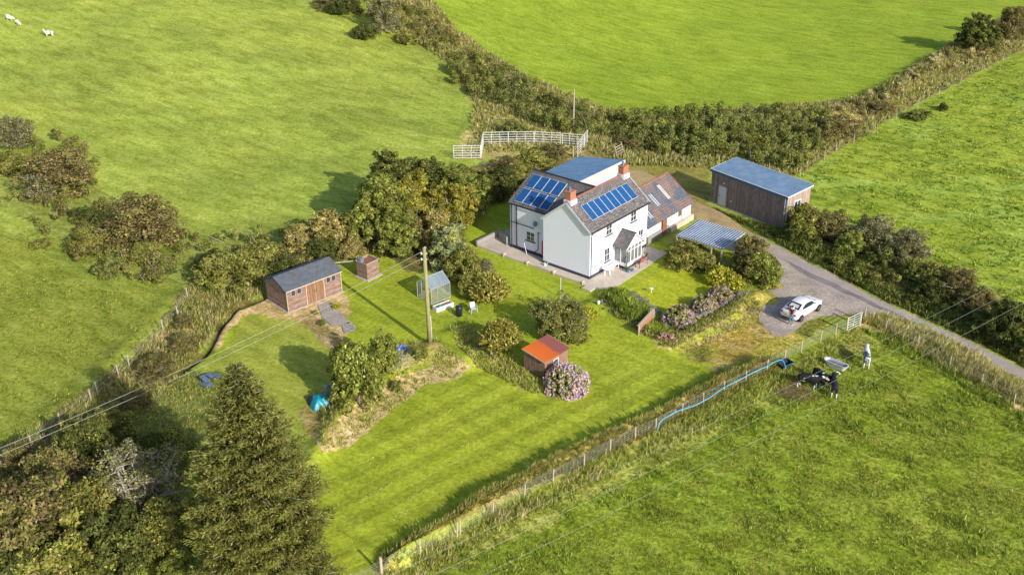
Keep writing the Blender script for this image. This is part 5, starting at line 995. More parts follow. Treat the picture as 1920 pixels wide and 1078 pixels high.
tot += tufts('rough_grass', [(1335,388),(1440,448),(1510,484),(1581,521),(1651,558),(1722,590),(1792,622),(1863,657),(1920,687),(1920,680),(1860,645),(1720,575),(1580,502),(1440,436)], 40, .26, 'dark', 'dark tangled grass along the lane edge', 8, .03, .8)
tot += tufts('rough_grass', [(1440,630),(1478,634),(1500,613),(1530,597),(1609,588),(1600,598),(1540,610),(1500,640),(1450,650),(1420,640),(1425,585),(1418,600)], 16, .1, 'weeds', 'weeds creeping over the gravel edge', 7, .02, 1.2)
tot += tufts('rough_grass', [(1290,655),(1420,585),(1440,630),(1480,645),(1560,610),(1590,605),(1470,678),(1360,705)], 14, .10, 'yellow', 'yellow weeds creeping over the old gravel', 7, .03, 1.2, mask=lump)
HB = [(360,520),(500,470),(640,430),(700,470),(640,490),(500,548),(440,580),(380,650),(300,740),(200,830),(100,900),(0,1000),(-60,960),(0,850),(100,790),(200,705),(280,640),(330,580)]
tot += tufts('rough_grass', HB, 10, .4, 'rough', 'rough grass of the left hedge bank', 7, .03, .6); tot += tufts('dry_grass', HB, 6, .42, 'straw', 'dry grass of the left hedge bank', 7, .03, .6, mask=lump)
HT = [(590,-20),(770,30),(860,100),(1000,165),(1150,215),(1230,222),(1400,205),(1620,185),(1700,140),(1790,85),(1960,10),(1960,75),(1700,205),(1540,300),(1500,326),(1440,335),(1300,315),(1180,312),(1100,285),(900,290),(880,240),(890,200),(840,150),(700,85)]
tot += tufts('rough_grass', HT, 4.5, .5, 'rough', 'rough grass of the field hedges', 6, .05, .6); tot += tufts('dry_grass', HT, 3., .55, 'straw', 'dry grass of the field hedges', 6, .05, .6, mask=lump)
tot += tufts('meadow_grass', [(-20,460),(60,430),(330,530),(330,580),(200,710),(0,850),(-30,860)], 8, .16, 'sward', 'grass of the lower left meadow', 6, .03, .8, mask=lump)
F3P = [(1500,335),(1560,300),(1700,212),(1930,100),(1960,600),(1800,520),(1700,450),(1560,400)]
tot += tufts('meadow_grass', F3P, 3.5, .24, 'lush', 'tufted grass of the right hand field', 7, .045, .8, mask=lump, spread=.22)
tot += tufts('lawn_grass', [(900,690),(640,850),(640,1078),(700,1070),(1230,790),(1470,675),(1380,690),(1240,665),(1130,640),(1030,740)], 7, .045, 'lush', 'short mown grass of the lower lawn', 5, .03, 1.2)
# straw clippings left in lines by the mower
def clippings():
    a, b = np.array(at0(702, 900)[:2]), np.array(at0(942, 782)[:2]); d = (b-a)/np.linalg.norm(b-a); nn = np.array([-d[1], d[0]]); P = []
    poly = wl([(860,720),(700,830),(640,900),(650,1060),(700,1040),(925,915),(1230,765),(1380,700),(1240,690),(1130,700),(1020,770)])
    for k in range(-16, 15):
        for s in np.arange(-16, 28, .045):
            q = a+nn*(k*1.05+rng.normal(0, .05)+.15*math.sin(s*.25))+d*s
            if vnoise(q[0], q[1]*1.3, 1.3, k+40) > .52 and rng.random() < .8: P.append(q)
    P = np.array(P); P = P[inpoly(P[:, 0], P[:, 1], poly)]; n = len(P); C = np.stack([P[:, 0], P[:, 1], H(P[:, 0], P[:, 1])+.03], 1); dd = np.tile([d[0], d[1], 0.], (n, 1))+rng.normal(0, .35, (n, 3))*[1, 1, .2]
    V = leaves(C, np.tile([0, 0, 1.5], (n, 1)), .05, 2.2, norm(dd)); o = raw('grass_clippings', V, 4, np.clip(pal('straw', n)*np.array([1.1, 1.25, .8]), 0, .8)); tag(o, 'pale grass clippings lying in mower lines on the lawn', 'clippings', kind='stuff')
clippings()
print('blades', tot)
# ------------------------------------------------------------------ fences, gates, poles, wires
def post_at(par, x, y, h, r=.055, lean=(0, 0), mat='timber_pale', square=False):
    z = gz(x, y)-.2; m = MB(); e = (x+lean[0], y+lean[1], z+.2+h)
    (m.bar((x, y, z), e, r*2) if square else m.tube([(x, y, z), e], [r, r*.9], 7)); return m.build('post', mat, par)
def fence(label, bases, h=1.1, wires=(.18, .36, .54, .72, .9, 1.04), mesh=0, r=.055, wr=.007, big=(), mat='timber_pale', posts=True, wmat='wire'):
    f = empty('wire_fence', (0, 0, 0), 0, label, 'fence'); pts = [tuple(at(*b)[:2]) for b in bases]
    f.location = (*pts[0], gz(*pts[0])); off = Vector(f.location)
    for i, (x, y) in enumerate(pts):
        o = post_at(f, x, y, (h+.25 if i in big else h)*rng.uniform(.96, 1.06), r*(1.8 if i in big else 1), tuple(rng.normal(0, .03, 2)), mat); o.location = -off
    m = MB()
    for (x0, y0), (x1, y1) in zip(pts[:-1], pts[1:]):
        z0, z1 = gz(x0, y0), gz(x1, y1); L = math.hypot(x1-x0, y1-y0)
        for w in wires: m.tube([(x0, y0, z0+w), ((x0+x1)/2, (y0+y1)/2, (z0+z1)/2+w-.015), (x1, y1, z1+w)], wr, 3, False)
        if mesh:
            n = int(L/mesh)
            for k in range(1, n): t = k/n; x = x0+(x1-x0)*t; y = y0+(y1-y0)*t; z = z0+(z1-z0)*t; m.tube([(x, y, z+.05), (x, y, z+.92)], wr*.6, 3, False)
    o = m.build('wire', wmat, f, fix=False); o.location = -off; return f
fence('stock wire fence with round posts along the lower lawn', [(600,1132),(660,1103),(716,1077),(788,1037),(857,1005),(863,1001),(924,967),(983,932),(1037,904),(1095,874),(1144,848),(1191,824),(1229,808),(1278,779),(1318,758),(1357,738),(1398,718),(1437,698),(1471,677),(1502,660),(1538,641),(1566,628),(1587,622)], 1.08, mesh=.3, big=(2, 22))
fence('leaning post fence at the lower left above the thicket', [(-40,905),(15,870),(61,843),(115,800),(172,755),(184,740),(223,706),(243,688),(306,621),(334,594),(352,560)], 1.15, (.3, .6, .9, 1.08), 0, .06, mat='timber_grey')
fence('thin wire fence along the far edge of the right field', [(1500,332),(1545,300),(1567,284),(1600,268),(1640,246),(1680,224),(1720,202),(1760,180),(1800,158),(1840,136),(1880,114),(1930,92)], 1.1, (.3, .7, 1.05), 0, .045, .006, mat='timber_grey', wmat='wire_dark')
fence('old wire fence hidden in the straw verge by the lane', [(1660,622),(1720,650),(1780,690),(1840,722),(1900,760),(1960,800)], 1.0, (.4, .9), 0, .05, mat='timber_grey')
def gate(name, label, p0, p1, h=1.15, bars=6, mat='galv', lift=.08, ups=(.33, .66), cat='gate', group=None, r=.022, world=False):
    A = Vector((*(p0 if world else tuple(at(*p0)[:2])), 0)); B = Vector((*(p1 if world else tuple(at(*p1)[:2])), 0)); A.z = gz(A.x, A.y); B.z = gz(B.x, B.y); L = (B-A).length
    o = empty(name, A, math.atan2(B.y-A.y, B.x-A.x), label, cat, group); dz = B.z-A.z; m = MB()
    m.tube([(0, 0, lift), (0, 0, lift+h)], r*1.3, 6); m.tube([(L, 0, lift+dz), (L, 0, lift+h+dz)], r*1.3, 6); m.tube([(0, 0, lift+h), (L, 0, lift+h+dz)], r*1.2, 6); m.tube([(0, 0, lift), (L, 0, lift+dz)], r*1.2, 6); m.build('frame', mat, o)
    m = MB()
    for k in range(1, bars-1): z = lift+h*(k/(bars-1))**1.0; m.tube([(0, 0, z), (L, 0, z+dz)], r, 6)
    m.build('rail', mat, o); m = MB()
    for u in ups: MB().tube([(L*u, -.012, lift), (L*u, -.012, lift+h)], r, 6).build('upright', mat, o)
    return o
gate('field_gate', 'galvanised steel field gate at the end of the fence by the lane', (1588,621), (1610,610.5), 1.15, 6, ups=(.5,))
for b, l in (((1611.5, 610), 'stout pale gate post on the lane side of the field gate'), ((1620, 602), 'grey corner post beyond the field gate')):
    p = at(*b); o = MB().tube([(0, 0, -.2), (0, 0, 1.3)], .11 if b[0] < 1615 else .07, 8).build('gate_post', 'timber_pale' if b[0] < 1615 else 'timber_grey'); o.location = (p[0], p[1], gz(p[0], p[1])); tag(o, l, 'post')
g = 'galvanised cattle hurdles in a row above the house'
for q, l in ((((851, 298), (901, 297.5)), 'lowest leftmost galvanised hurdle standing in the pasture'), (((902, 297), (906, 274)), 'hurdle seen nearly edge on, joining the low and high rows'), (((906, 272.5), (953, 271.5)), 'first hurdle of the upper row from the left'), (((953.5, 271.5), (1001, 271)), 'second hurdle of the upper row in front of the gorse bush'),
             (((1001.5, 271), (1051, 273.5)), 'third hurdle of the upper row'), (((1054, 274), (1096, 277.5)), 'last hurdle of the upper row beside the gap'), (((1101, 268), (1083, 292)), 'right end hurdle turned back towards the barn roof')):
    gate('cattle_hurdle', l, q[0], q[1], 1.5, 6, lift=.1, group=g, cat='hurdle', r=.03)
for b, h_, l in (((1083, 296), 1.3, 'short wooden post where the hurdles meet the barn'), ((1075, 294), 1.3, 'second short wooden post by the barn roof')):
    p = at(*b); o = MB().bar((0, 0, -.2), (0, 0, h_), .12).build('post', 'timber_grey'); o.location = (p[0], p[1], gz(p[0], p[1])); tag(o, l, 'post')
p = at(1163, 292); o = empty('stile', (p[0], p[1], gz(p[0], p[1])), R(55), 'small grey wooden step stile on the bank above the track', 'stile'); m = MB()
for k in range(4): m.bar((-.8, .1*k, .3+.28*k), (.8, .1*k, .3+.28*k), .1, .05)
m.build('step', 'timber_grey', o); m = MB(); m.bar((-.8, -.05, 0), (-.8, .4, 1.4), .08); m.bar((.8, -.05, 0), (.8, .4, 1.4), .08); m.build('post', 'timber_grey', o)

# utility poles
pb = at(806, 641); PB = Vector((pb[0], pb[1], gz(pb[0], pb[1])))
o = empty('utility_pole', PB, R(5), 'tall mossy wooden utility pole beside the greenhouse', 'pole'); MB().tube([(0, 0, -.3), (-.02, 0, 2.6), (-.05, 0, 8.45)], [.19, .175, .14], 12).build('shaft', 'pole_wood', o, True)
MB().tube([(.0, 0, 8.45), (.0, 0, 8.53)], [.15, .05], 12).build('cap', 'timber_grey', o)
m = MB()
for z in (7.95, 7.45): m.bar((-.3, 0, z), (.16, 0, z), .06); m.tube([(-.3, 0, z-.08), (-.3, 0, z+.12)], .05, 8)
m.build('bracket', 'white_plastic', o); MB().tube([(.17, 0, .1), (.17, 0, 2.4)], .035, 6).build('cable_guard', 'galv', o)
m = MB(); m.tube([(.1, 0, 7.9), (2.4, 1.9, .1)], .012, 4); m.build('stay_wire', 'wire_dark', o)
plain('wire_mid', (.34, .40, .33), .5, .1)
def wire_run(label, A, B, sag=.5, r=.02, n=24, parent=None, mat='wire'):
    A, B = Vector(A), Vector(B); m = MB(); pts = [A.lerp(B, i/n)-Vector((0, 0, 4*sag*(i/n)*(1-i/n)))-A for i in range(n+1)]; m.tube(pts, r, 4, False); o = m.build('overhead_wire', mat, None, fix=False); o.location = A; tag(o, label, 'wire'); return o
def w3(px, py, z): return tuple(at0(px, py, z))
top = PB+Vector((-.33, 0, 8.05)); t2 = PB+Vector((-.33, 0, 7.5))
for t, e, l in ((top, (-160, 905), 'upper of the two pale wires running from the utility pole to the lower left'), (t2, (-160, 918), 'lower of the two pale wires running from the utility pole to the lower left')):
    wire_run(l, t, w3(*e, 6.4 if t is top else 6.0), .6, .012)
gl = 'three power wires crossing the lower right pasture'
for a, b, l in (((640, 1120), (1990, 470), 'uppermost of the three wires over the lower right pasture'), ((700, 1130), (1990, 497), 'middle of the three wires over the lower right pasture'), ((800, 1128), (1990, 530), 'lowest of the three wires over the lower right pasture')):
    wire_run(l, w3(*a, 8.6), w3(*b, 8.0), .35, .0065, 40, mat='wire_mid')
for b, tp, l in (((1075, 240), 6.0, 'thin bare pole standing in the gorse'),):
    p = at(*b); o = MB().tube([(0, 0, -.2), (.05, 0, 5.0)], [.11, .08], 8).build('thin_pole', 'timber_grey'); o.location = (p[0], p[1], gz(p[0], p[1])); tag(o, l, 'pole')
p = at(1051, 559); o = MB().tube([(0, 0, -.1), (0, 0, 2.0)], .035, 8).build('line_post', 'galv'); o.location = (p[0], p[1], 0); tag(o, 'slim pale clothes line post on the lawn beside the gable', 'post')
p = at(920, 668); o = MB().tube([(0, 0, -.1), (.08, 0, .8), (.0, 0, 1.5), (.05, .0, 2.0)], [.05, .045, .04, .02], 6).tube([(.15, 0, 0), (.1, 0, .7), (.02, .02, 1.3)], [.03, .03, .015], 5).build('driftwood_post', 'grey_bark'); o.location = (p[0], p[1], gz(p[0], p[1])); tag(o, 'crooked bleached driftwood post by the broom bush', 'post')
# blue hose along the fence
hp = [(1232,803,.1),(1238,796,.8),(1262,785,1.),(1278,778,1.),(1300,768,.85),(1330,755,1.),(1357,735,.95),(1385,718,.8),(1410,706,.9),(1437,695,.95),(1455,686,1.),(1466,684,.9),(1472,692,.6)]
m = MB(); P = [];
for x, y, z in hp:
    q = at(x, y+10); P.append((q[0], q[1], gz(q[0], q[1])+z*.95))
def smooth(P, n=5):
    out = []
    for i in range(len(P)-1):
        p = [Vector(P[max(0, min(len(P)-1, i+k))]) for k in (-1, 0, 1, 2)]
        for j in range(n):
            t = j/n; out.append(.5*((2*p[1])+(p[2]-p[0])*t+(2*p[0]-5*p[1]+4*p[2]-p[3])*t*t+(3*p[1]-p[0]-3*p[2]+p[3])*t**3))
    return out+[Vector(P[-1])]
S = smooth(P); b0 = S[0].copy(); m.tube([q-b0 for q in S], .035, 6); o = m.build('water_hose', 'blue_hose', None, True, fix=False); o.location = b0; tag(o, 'bright blue water hose slung along the wire fence', 'hose')

# ------------------------------------------------------------------ small things in the garden
def put(o, px, py, rz=0, z=0, s=1.):
    p = at(px, py); o.location = (p[0], p[1], gz(p[0], p[1])+z); o.rotation_euler = (0, 0, rz); o.scale = (s, s, s); return o
def chair():
    o = empty('plastic_chair', (0, 0, 0), 0, 'white plastic garden chair beside the black bin', 'chair'); w = .25
    MB().box(-w, w, -.24, .24, .40, .44).build('seat', 'grey_white_plastic', o, bevel=.02)
    m = MB(); m.slab([(-w, .22, .44), (w, .22, .44), (w*.85, .36, .88), (-w*.85, .36, .88)], .03); m.build('backrest', 'grey_white_plastic', o)
    for s in (-1, 1):
        m = MB(); m.tube([(s*w, .3, .66), (s*(w+.02), .0, .66), (s*(w+.02), -.24, .62), (s*w, -.26, .42)], .025, 6); m.build('armrest', 'grey_white_plastic', o)
        for y in (-.24, .22): MB().tube([(s*w*.95, y, .42), (s*(w+.06), y*1.25, 0)], [.03, .022], 6).build('leg', 'grey_white_plastic', o)
    return o
put(chair(), 888, 586, R(20))
o = empty('dustbin', (0, 0, 0), 0, 'dark blue black plastic bin beside the white chair', 'bin'); MB().lathe([(.2, 0), (.27, .02), (.3, .75), (.31, .8)], 18).build('body', 'black_plastic', o, True); m = MB(); m.lathe([(.33, .8), (.33, .84), (.28, .92), (.08, .96), (.06, 1.0)], 18); m.build('lid', 'black_plastic', o); put(o, 861, 592)
q = MB().tube([(0, 0, 0), (.6, -.5, 1.0)], .02, 5).build('rake_handle', 'timber_pale'); put(q, 876, 600); tag(q, 'thin pale tool handle leaning near the dark bin', 'handle')
def trough_tub(name, label, L, W, Hh, mat, inner, x, y, rz, legs=False):
    o = empty(name, (0, 0, 0), 0, label, 'tub'); m = MB(); n = 28
    def ring(l, w, z): 
        return [((l-w)*(1 if math.cos(t) > 0 else -1)+w*math.cos(t) if True else 0, w*math.sin(t), z) for t in [2*PI*k/n for k in range(n)]]
    prof = [(.75, .72, .05), (.95, .95, Hh*.8), (1.0, 1.0, Hh), (1.06, 1.12, Hh+.01), (1.06, 1.12, Hh-.02+.06), (.94, .90, Hh+.03), (.86, .82, Hh*.45)]
    vs = []; 
    for a, b, z in prof: vs += ring(L/2*a, W/2*b, z)
    m.add(vs, [(i*n+k, i*n+(k+1) % n, (i+1)*n+(k+1) % n, (i+1)*n+k) for i in range(len(prof)-1) for k in range(n)]+[tuple(range(n-1, -1, -1)), tuple((len(prof)-1)*n+k for k in range(n))]); m.build('basin', mat, o, False)
    m = MB(); m.add(ring(L/2*.9, W/2*.86, Hh*.72), [tuple(range(n))]); m.build('water', inner, o)
    if legs:
        for sx in (-.6, .6):
            for sy in (-.5, .5): MB().bar((sx*L/2, sy*W/2, 0), (sx*L/2, sy*W/2, .1), .06).build('foot', 'timber_grey', o)
    return put(o, x, y, rz)
trough_tub('bathtub', 'old white bathtub used as a water trough beside the cattle', 1.95, .6, .5, 'enamel', 'water_dark', 1567, 690, R(-46), True)
o = empty('planter', (0, 0, 0), 0, 'white rectangular trough planter in front of the greenhouse', 'planter'); m = MB(); 
for q in ((-.9, .9, -.32, -.26), (-.9, .9, .26, .32), (-.9, -.84, -.26, .26), (.84, .9, -.26, .26)): m.box(*q, 0, .42)
m.build('side_panel', 'white_plastic', o); MB().box(-.84, .84, -.26, .26, .02, .34).build('soil', 'bare_soil', o); MB().lathe([(.16, 0), (.19, .03), (.05, .12)], 12, (-.35, 0, .34)).build('lid', 'green_lid', o); put(o, 831, 578, R(38))
# patio furniture
def table(label, px, py, r, square=False, rz=0, h=.72):
    o = empty('garden_table', (0, 0, 0), 0, label, 'table')
    (MB().box(-r*1.25, r*1.25, -r*.7, r*.7, h-.05, h) if square else MB().lathe([(r*.96, h-.05), (r, h-.03), (r, h), (r*.97, h+.01)], 24)).build('tabletop', 'white_plastic', o)
    for a in range(4):
        t = PI/4+a*PI/2; x, y = (r*.68*math.cos(t), r*.68*math.sin(t)) if not square else ((1 if a in (0, 3) else -1)*r*1.1, (1 if a < 2 else -1)*r*.55); MB().bar((x, y, 0), (x, y, h-.05), .06).build('leg', 'white_plastic', o)
    q = Hs(px, py); o.location = (*q, .032); o.rotation_euler = (0, 0, rz); return o
table('round white plastic table on the terrace by the left window', 1.75, -.75, .5); table('white slatted side table between the round table and the porch', 3.05, -.55, .38, True, R(49), .55)
def gbench():
    o = empty('garden_bench', (*Hs(5.35, -2.05), .032), R(49.32+180), 'red slatted bench with dark iron ends in front of the porch', 'bench')
    for x in (-.62, .62):
        m = MB(); m.tube([(x, -.22, 0), (x, -.2, .42), (x, .22, .42), (x, .3, .85)], .03, 6); m.tube([(x, .24, 0), (x, .22, .42)], .03, 6); m.tube([(x, -.24, .42), (x, -.24, .62), (x, .22, .64)], .025, 6); m.build('end_frame', 'dark_trim', o)
    m = MB()
    for k in range(5): m.box(-.66, .66, -.22+k*.09, -.15+k*.09, .44, .47)
    m.build('seat', 'bench_red', o); m = MB()
    for k in range(4): m.slab([(-.66, .24+.02*k, .5+k*.09), (.66, .24+.02*k, .5+k*.09), (.66, .255+.02*k, .57+k*.09), (-.66, .255+.02*k, .57+k*.09)], .02)
    m.build('backrest', 'bench_red', o)
gbench()
def pot(label, a, b, r, h, mat='pot_blue', plant=True):
    o = empty('flower_pot', (*Hs(a, b), .032), 0, label, 'pot'); m = MB(); m.lathe([(r*.7, 0), (r, h*.9), (r*1.08, h*.9), (r*1.08, h), (r*.85, h)], 14); m.build('pot', mat, o)
    if plant:
        cc = rng.normal(0, r*.5, (6, 3))*[1, 1, .5]+[0, 0, h+.12]; V, c = clumps_to_leaves(cc, np.full(6, r*.7), 30, .07, 'leafy'); raw('plant', V, 4, c, parent=o)
pot('dark blue pot at the near corner of the porch', 3.4, -1.85, .2, .3); pot('smaller blue pot next to the porch corner', 3.85, -2.05, .15, .2, plant=False); pot('blue pot beyond the red bench', 6.75, -1.75, .22, .35); pot('terracotta pot against the terrace wall end', 7.3, -.4, .16, .28, 'terracotta')
o = empty('watering_can', (*Hs(-.35, 4.9), .032), 0, 'small grey can on the path beside the gable', 'can'); MB().lathe([(.1, 0), (.11, .25), (.08, .27)], 12).build('body', 'galv', o); MB().tube([(.1, 0, .08), (.3, 0, .3)], [.02, .035], 6).build('spout', 'galv', o); MB().tube([(-.1, 0, .1), (-.2, 0, .22), (0, 0, .36), (.08, 0, .26)], .012, 5).build('handle', 'galv', o)
# board panel in the mound
A = at(1196, 628); B = at(1224, 600); L_ = math.hypot(B[0]-A[0], B[1]-A[1]); o = empty('board_panel', (A[0], A[1], gz(A[0], A[1])-.15), math.atan2(B[1]-A[1], B[0]-A[0]), 'pinkish timber board panel with pale cap holding the garden mound', 'panel')
plain('pink_dark', (.42, .20, .15), .8, 0, .2, 5); MB().box(0, L_, -.03, .03, 0, 1.0).build('board', 'pink_dark', o)
m = MB(); m.box(-.05, L_+.05, -.08, .08, 1.003, 1.07); m.build('cap', 'timber_grey', o)
for x in (0, L_): MB().box(x-.06, x+.06, -.1, -.033, 0, 1.0).build('post', 'timber_pale', o)
def stones(name, label, pts, n, r=.16, w=.25, mat='dry_stone', h=.35):
    W = wl(pts); tot = sum(math.dist(a, b) for a, b in zip(W[:-1], W[1:])); c = W[0]; o = empty(name, (*c, gz(*c)), 0, label, 'wall' if 'wall' in name else 'rubble'); m = MB()
    for i in range(n):
        s = rng.uniform(0, tot)
        for a, b in zip(W[:-1], W[1:]):
            d = math.dist(a, b)
            if s <= d: break
            s -= d
        t = min(s/d, 1); x = a[0]+(b[0]-a[0])*t+rng.normal(0, w*.5); y = a[1]+(b[1]-a[1])*t+rng.normal(0, w*.5); z = gz(x, y)+rng.uniform(0, h); k = len(m.v); q = r*rng.uniform(.5, 1.2); rot = Matrix.Rotation(rng.uniform(0, 3), 3, 'Z')
        vs = [tuple(rot @ Vector((sx*q*rng.uniform(.7, 1.2), sy*q*rng.uniform(.6, 1), sz*q*rng.uniform(.4, .7)))+Vector((x-c[0], y-c[1], z-gz(*c)))) for sz in (-1, 1) for sx, sy in ((-1, -1), (1, -1), (1, 1), (-1, 1))]
        m.add(vs, [(0, 3, 2, 1), (4, 5, 6, 7), (0, 1, 5, 4), (1, 2, 6, 5), (2, 3, 7, 6), (3, 0, 4, 7)])
    m.build('stones', mat, o, bevel=.03)
stones('stone_wall', 'tumbledown dry stone wall above the garden mound', [(1183, 555), (1200, 567), (1222, 580), (1240, 596), (1252, 612)], 150, .17, .3); stones('stone_wall', 'low stone wall behind the row of hydrangeas', [(1300, 600), (1340, 582), (1370, 566), (1398, 552)], 130, .17, .3)
stones('stone_heap', 'heap of reddish rubble at the corner of the garden bank', [(1238, 645), (1252, 650), (1262, 652)], 60, .14, .4, 'rubble_red') if False else None
plain('rubble_red', (.34, .20, .15), .85, 0, .4, 8); stones('stone_heap', 'heap of reddish rubble at the corner of the garden bank', [(1238, 643), (1252, 648), (1264, 650)], 60, .13, .4, 'rubble_red')
stones('stone_edging', 'scattered pale stones along the worn bank left of the garden mound', [(1118, 575), (1150, 592), (1180, 612), (1215, 640)], 34, .09, .4)
o = MB().lathe([(.12, 0), (.14, .2), (.16, .3), (.08, .36)], 10).build('stone_ball', 'white_plastic', smooth=True); put(o, 1122, 571); tag(o, 'white painted stone ornament at the corner of the upper lawn', 'ornament')
o = MB().lathe([(.03, 0), (.03, .35), (.18, .4), (.2, .46), (.05, .48)], 12).build('bird_bath', 'white_plastic'); put(o, 1221, 549); tag(o, 'little white bird bath on the front lawn', 'bird bath')
# painted panel
A = at(880, 412); B = at(911, 401); L_ = math.hypot(B[0]-A[0], B[1]-A[1]); o = empty('painted_panel', (A[0], A[1], 0), math.atan2(B[1]-A[1], B[0]-A[0]), 'black and white blotched panel standing under the tree left of the house', 'panel'); MB().box(0, L_, -.02, .02, .05, 1.45).build('board', 'painted_panel', o); MB().box(L_-.08, L_, -.06, -.021, 0, 1.5).box(0, .08, -.06, -.021, 0, 1.5).build('post', 'timber_grey', o)
# tarps, junk
def tarp(name, label, px, py, sx, sy, h, mat, seed=1):
    n = 22; vs = []; 
    for i in range(n):
        for j in range(n):
            u, v = i/(n-1)*2-1, j/(n-1)*2-1; r = max(abs(u), abs(v)); z = h*(1-r**2.6)*(.75+.5*float(vnoise(u*2+seed, v*2, .6, seed)))+.04*math.sin(u*9+seed)*math.cos(v*7); vs.append((u*sx*(1-.12*abs(v)), v*sy*(1-.12*abs(u)), max(z, .02)))
    m = MB(); m.add(vs, [(i*n+j, (i+1)*n+j, (i+1)*n+j+1, i*n+j+1) for i in range(n-1) for j in range(n-1)]); o = m.build(name, mat, None, True, fix=False); put(o, px, py, R(25)); return tag(o, label, 'tarpaulin')
tarp('tarpaulin', 'crumpled teal tarpaulin on the lawn edge', 605, 757, 1.0, .8, .75, 'teal_tarp', 3); tarp('tarpaulin', 'black sheet beside the teal tarpaulin', 588, 755, .45, .75, .5, 'black_plastic', 5); tarp('tarpaulin', 'small blue sheet under the dead branches', 752, 656, .55, .45, .4, 'blue_tarp', 8)
o = empty('scrap_pile', (0, 0, 0), 0, 'pile of old corrugated tin sheets in the shade left of the spruce', 'scrap'); put(o, 392, 716, R(-35))
for k in range(6):
    m = MB(); L_ = rng.uniform(1.2, 2.2); m.slab([(-L_/2, -.35, 0), (L_/2, -.35, 0), (L_/2, .35, .0), (-L_/2, .35, 0)], .04); q = m.build('tin_sheet', 'old_tin', o); q.location = (rng.normal(0, .3), rng.normal(0, .3), .12+.07*k); q.scale = (.6, .6, 1); q.rotation_euler = (rng.normal(0, .15), rng.normal(0, .15), rng.normal(0, .35))
o = chair(); o['label'] = 'pale chair half hidden by the apple tree above the teal tarpaulin'; put(o, 617, 735, R(200))
o = empty('bucket', (0, 0, 0), 0, 'white bucket lying in the bramble under the wires', 'bucket'); MB().lathe([(.16, 0), (.2, .36), (.22, .38), (.19, .38), (.15, .05)], 14).build('body', 'white_plastic', o, True); MB().tube([(-.2, 0, .36), (0, .05, .55), (.2, 0, .36)], .01, 5).build('handle', 'wire_dark', o); put(o, 283, 703, z=.75)
o = empty('dead_branches', (0, 0, 0), 0, 'heap of bare grey dead branches beside the mound', 'branches'); put(o, 744, 688); m = MB()
for k in range(90):
    a = rng.uniform(0, 6.28); L_ = rng.uniform(.5, 1.5); x, y = rng.normal(0, .7, 2); z = rng.uniform(.05, .8); m.tube([(x, y, z), (x+math.cos(a)*L_*.5, y+math.sin(a)*L_*.5, z+.1+rng.uniform(0, .25)), (x+math.cos(a+.3)*L_, y+math.sin(a+.3)*L_, z+rng.uniform(-.1, .5))], [.02, .014, .006], 4, False)
m.build('twigs', 'grey_bark', o, fix=False)
# little plants by the shed
for (x, y, k, r, h, l) in ((631, 573, 'fern', 9, .6, 'small yellow green plant at the shed corner'), (604, 603, 'leafy0', 9, .5, 'rhubarb like leafy plant by the cinder path'), (590, 585, 'leafy1', 7, .35, 'small leafy plant beside the shed door')): place(k, x, y, r, h, l, 'plant', 'garden_plant')
# feeder
o = empty('cattle_feeder', (0, 0, 0), 0, 'dark blue metal feed trough by the fence', 'feeder'); m = MB(); m.slab([(-.55, -.4, .62), (.55, -.4, .62), (.45, -.15, .25), (-.45, -.15, .25)], .03); m.slab([(-.55, .4, .62), (.55, .4, .62), (.45, .15, .25), (-.45, .15, .25)], .03); m.box(-.45, .45, -.15, .15, .22, .25); m.add([(-.56, -.4, .62), (-.56, .4, .62), (-.46, .15, .25), (-.46, -.15, .25)], [(0, 1, 2, 3)]); m.add([(.56, -.4, .62), (.56, .4, .62), (.46, .15, .25), (.46, -.15, .25)], [(0, 1, 2, 3)]); m.build('basin', 'black_plastic', o)
m = MB(); m.tube([(-.56, -.42, .63), (.56, -.42, .63), (.56, .42, .63), (-.56, .42, .63), (-.56, -.42, .63)], .025, 6); m.build('rim', 'pot_blue', o)
for x in (-.42, .42):
    for y in (-.2, .2): MB().tube([(x, y, .5), (x*1.1, y*1.7, 0)], .03, 6).build('leg', 'pot_blue', o)
put(o, 1471, 692, R(35))

# ------------------------------------------------------------------ skinned figures
def skin(name, verts, edges, mats, parent=None, root=0, pick=None, sub=1):
    me = bpy.data.meshes.new(name); me.from_pydata([v[:3] for v in verts], edges, []); o = bpy.data.objects.new(name, me); COL.objects.link(o)
    sk = o.modifiers.new('skin', 'SKIN'); sk.use_smooth_shade = True; me.update()
    if not me.skin_vertices: 
        bpy.context.view_layer.objects.active = o; me.skin_vertices  # layer is made by the modifier
    for i, v in enumerate(verts):
        r = v[3]; r = r if hasattr(r, '__len__') else (r, r); me.skin_vertices[0].data[i].radius = r; me.skin_vertices[0].data[i].use_root = (i == root)
    s = o.modifiers.new('sub', 'SUBSURF'); s.levels = sub; s.render_levels = sub
    dg = bpy.context.evaluated_depsgraph_get(); ev = o.evaluated_get(dg); nm = bpy.data.meshes.new_from_object(ev); old = o.data; o.modifiers.clear(); o.data = nm; bpy.data.meshes.remove(old); nm.name = name
    nm.materials.clear()
    for m in mats: nm.materials.append(M[m])
    for p in nm.polygons:
        p.use_smooth = True
        if pick: p.material_index = pick(p.center)
    if parent is not None: o.parent = parent
    return o
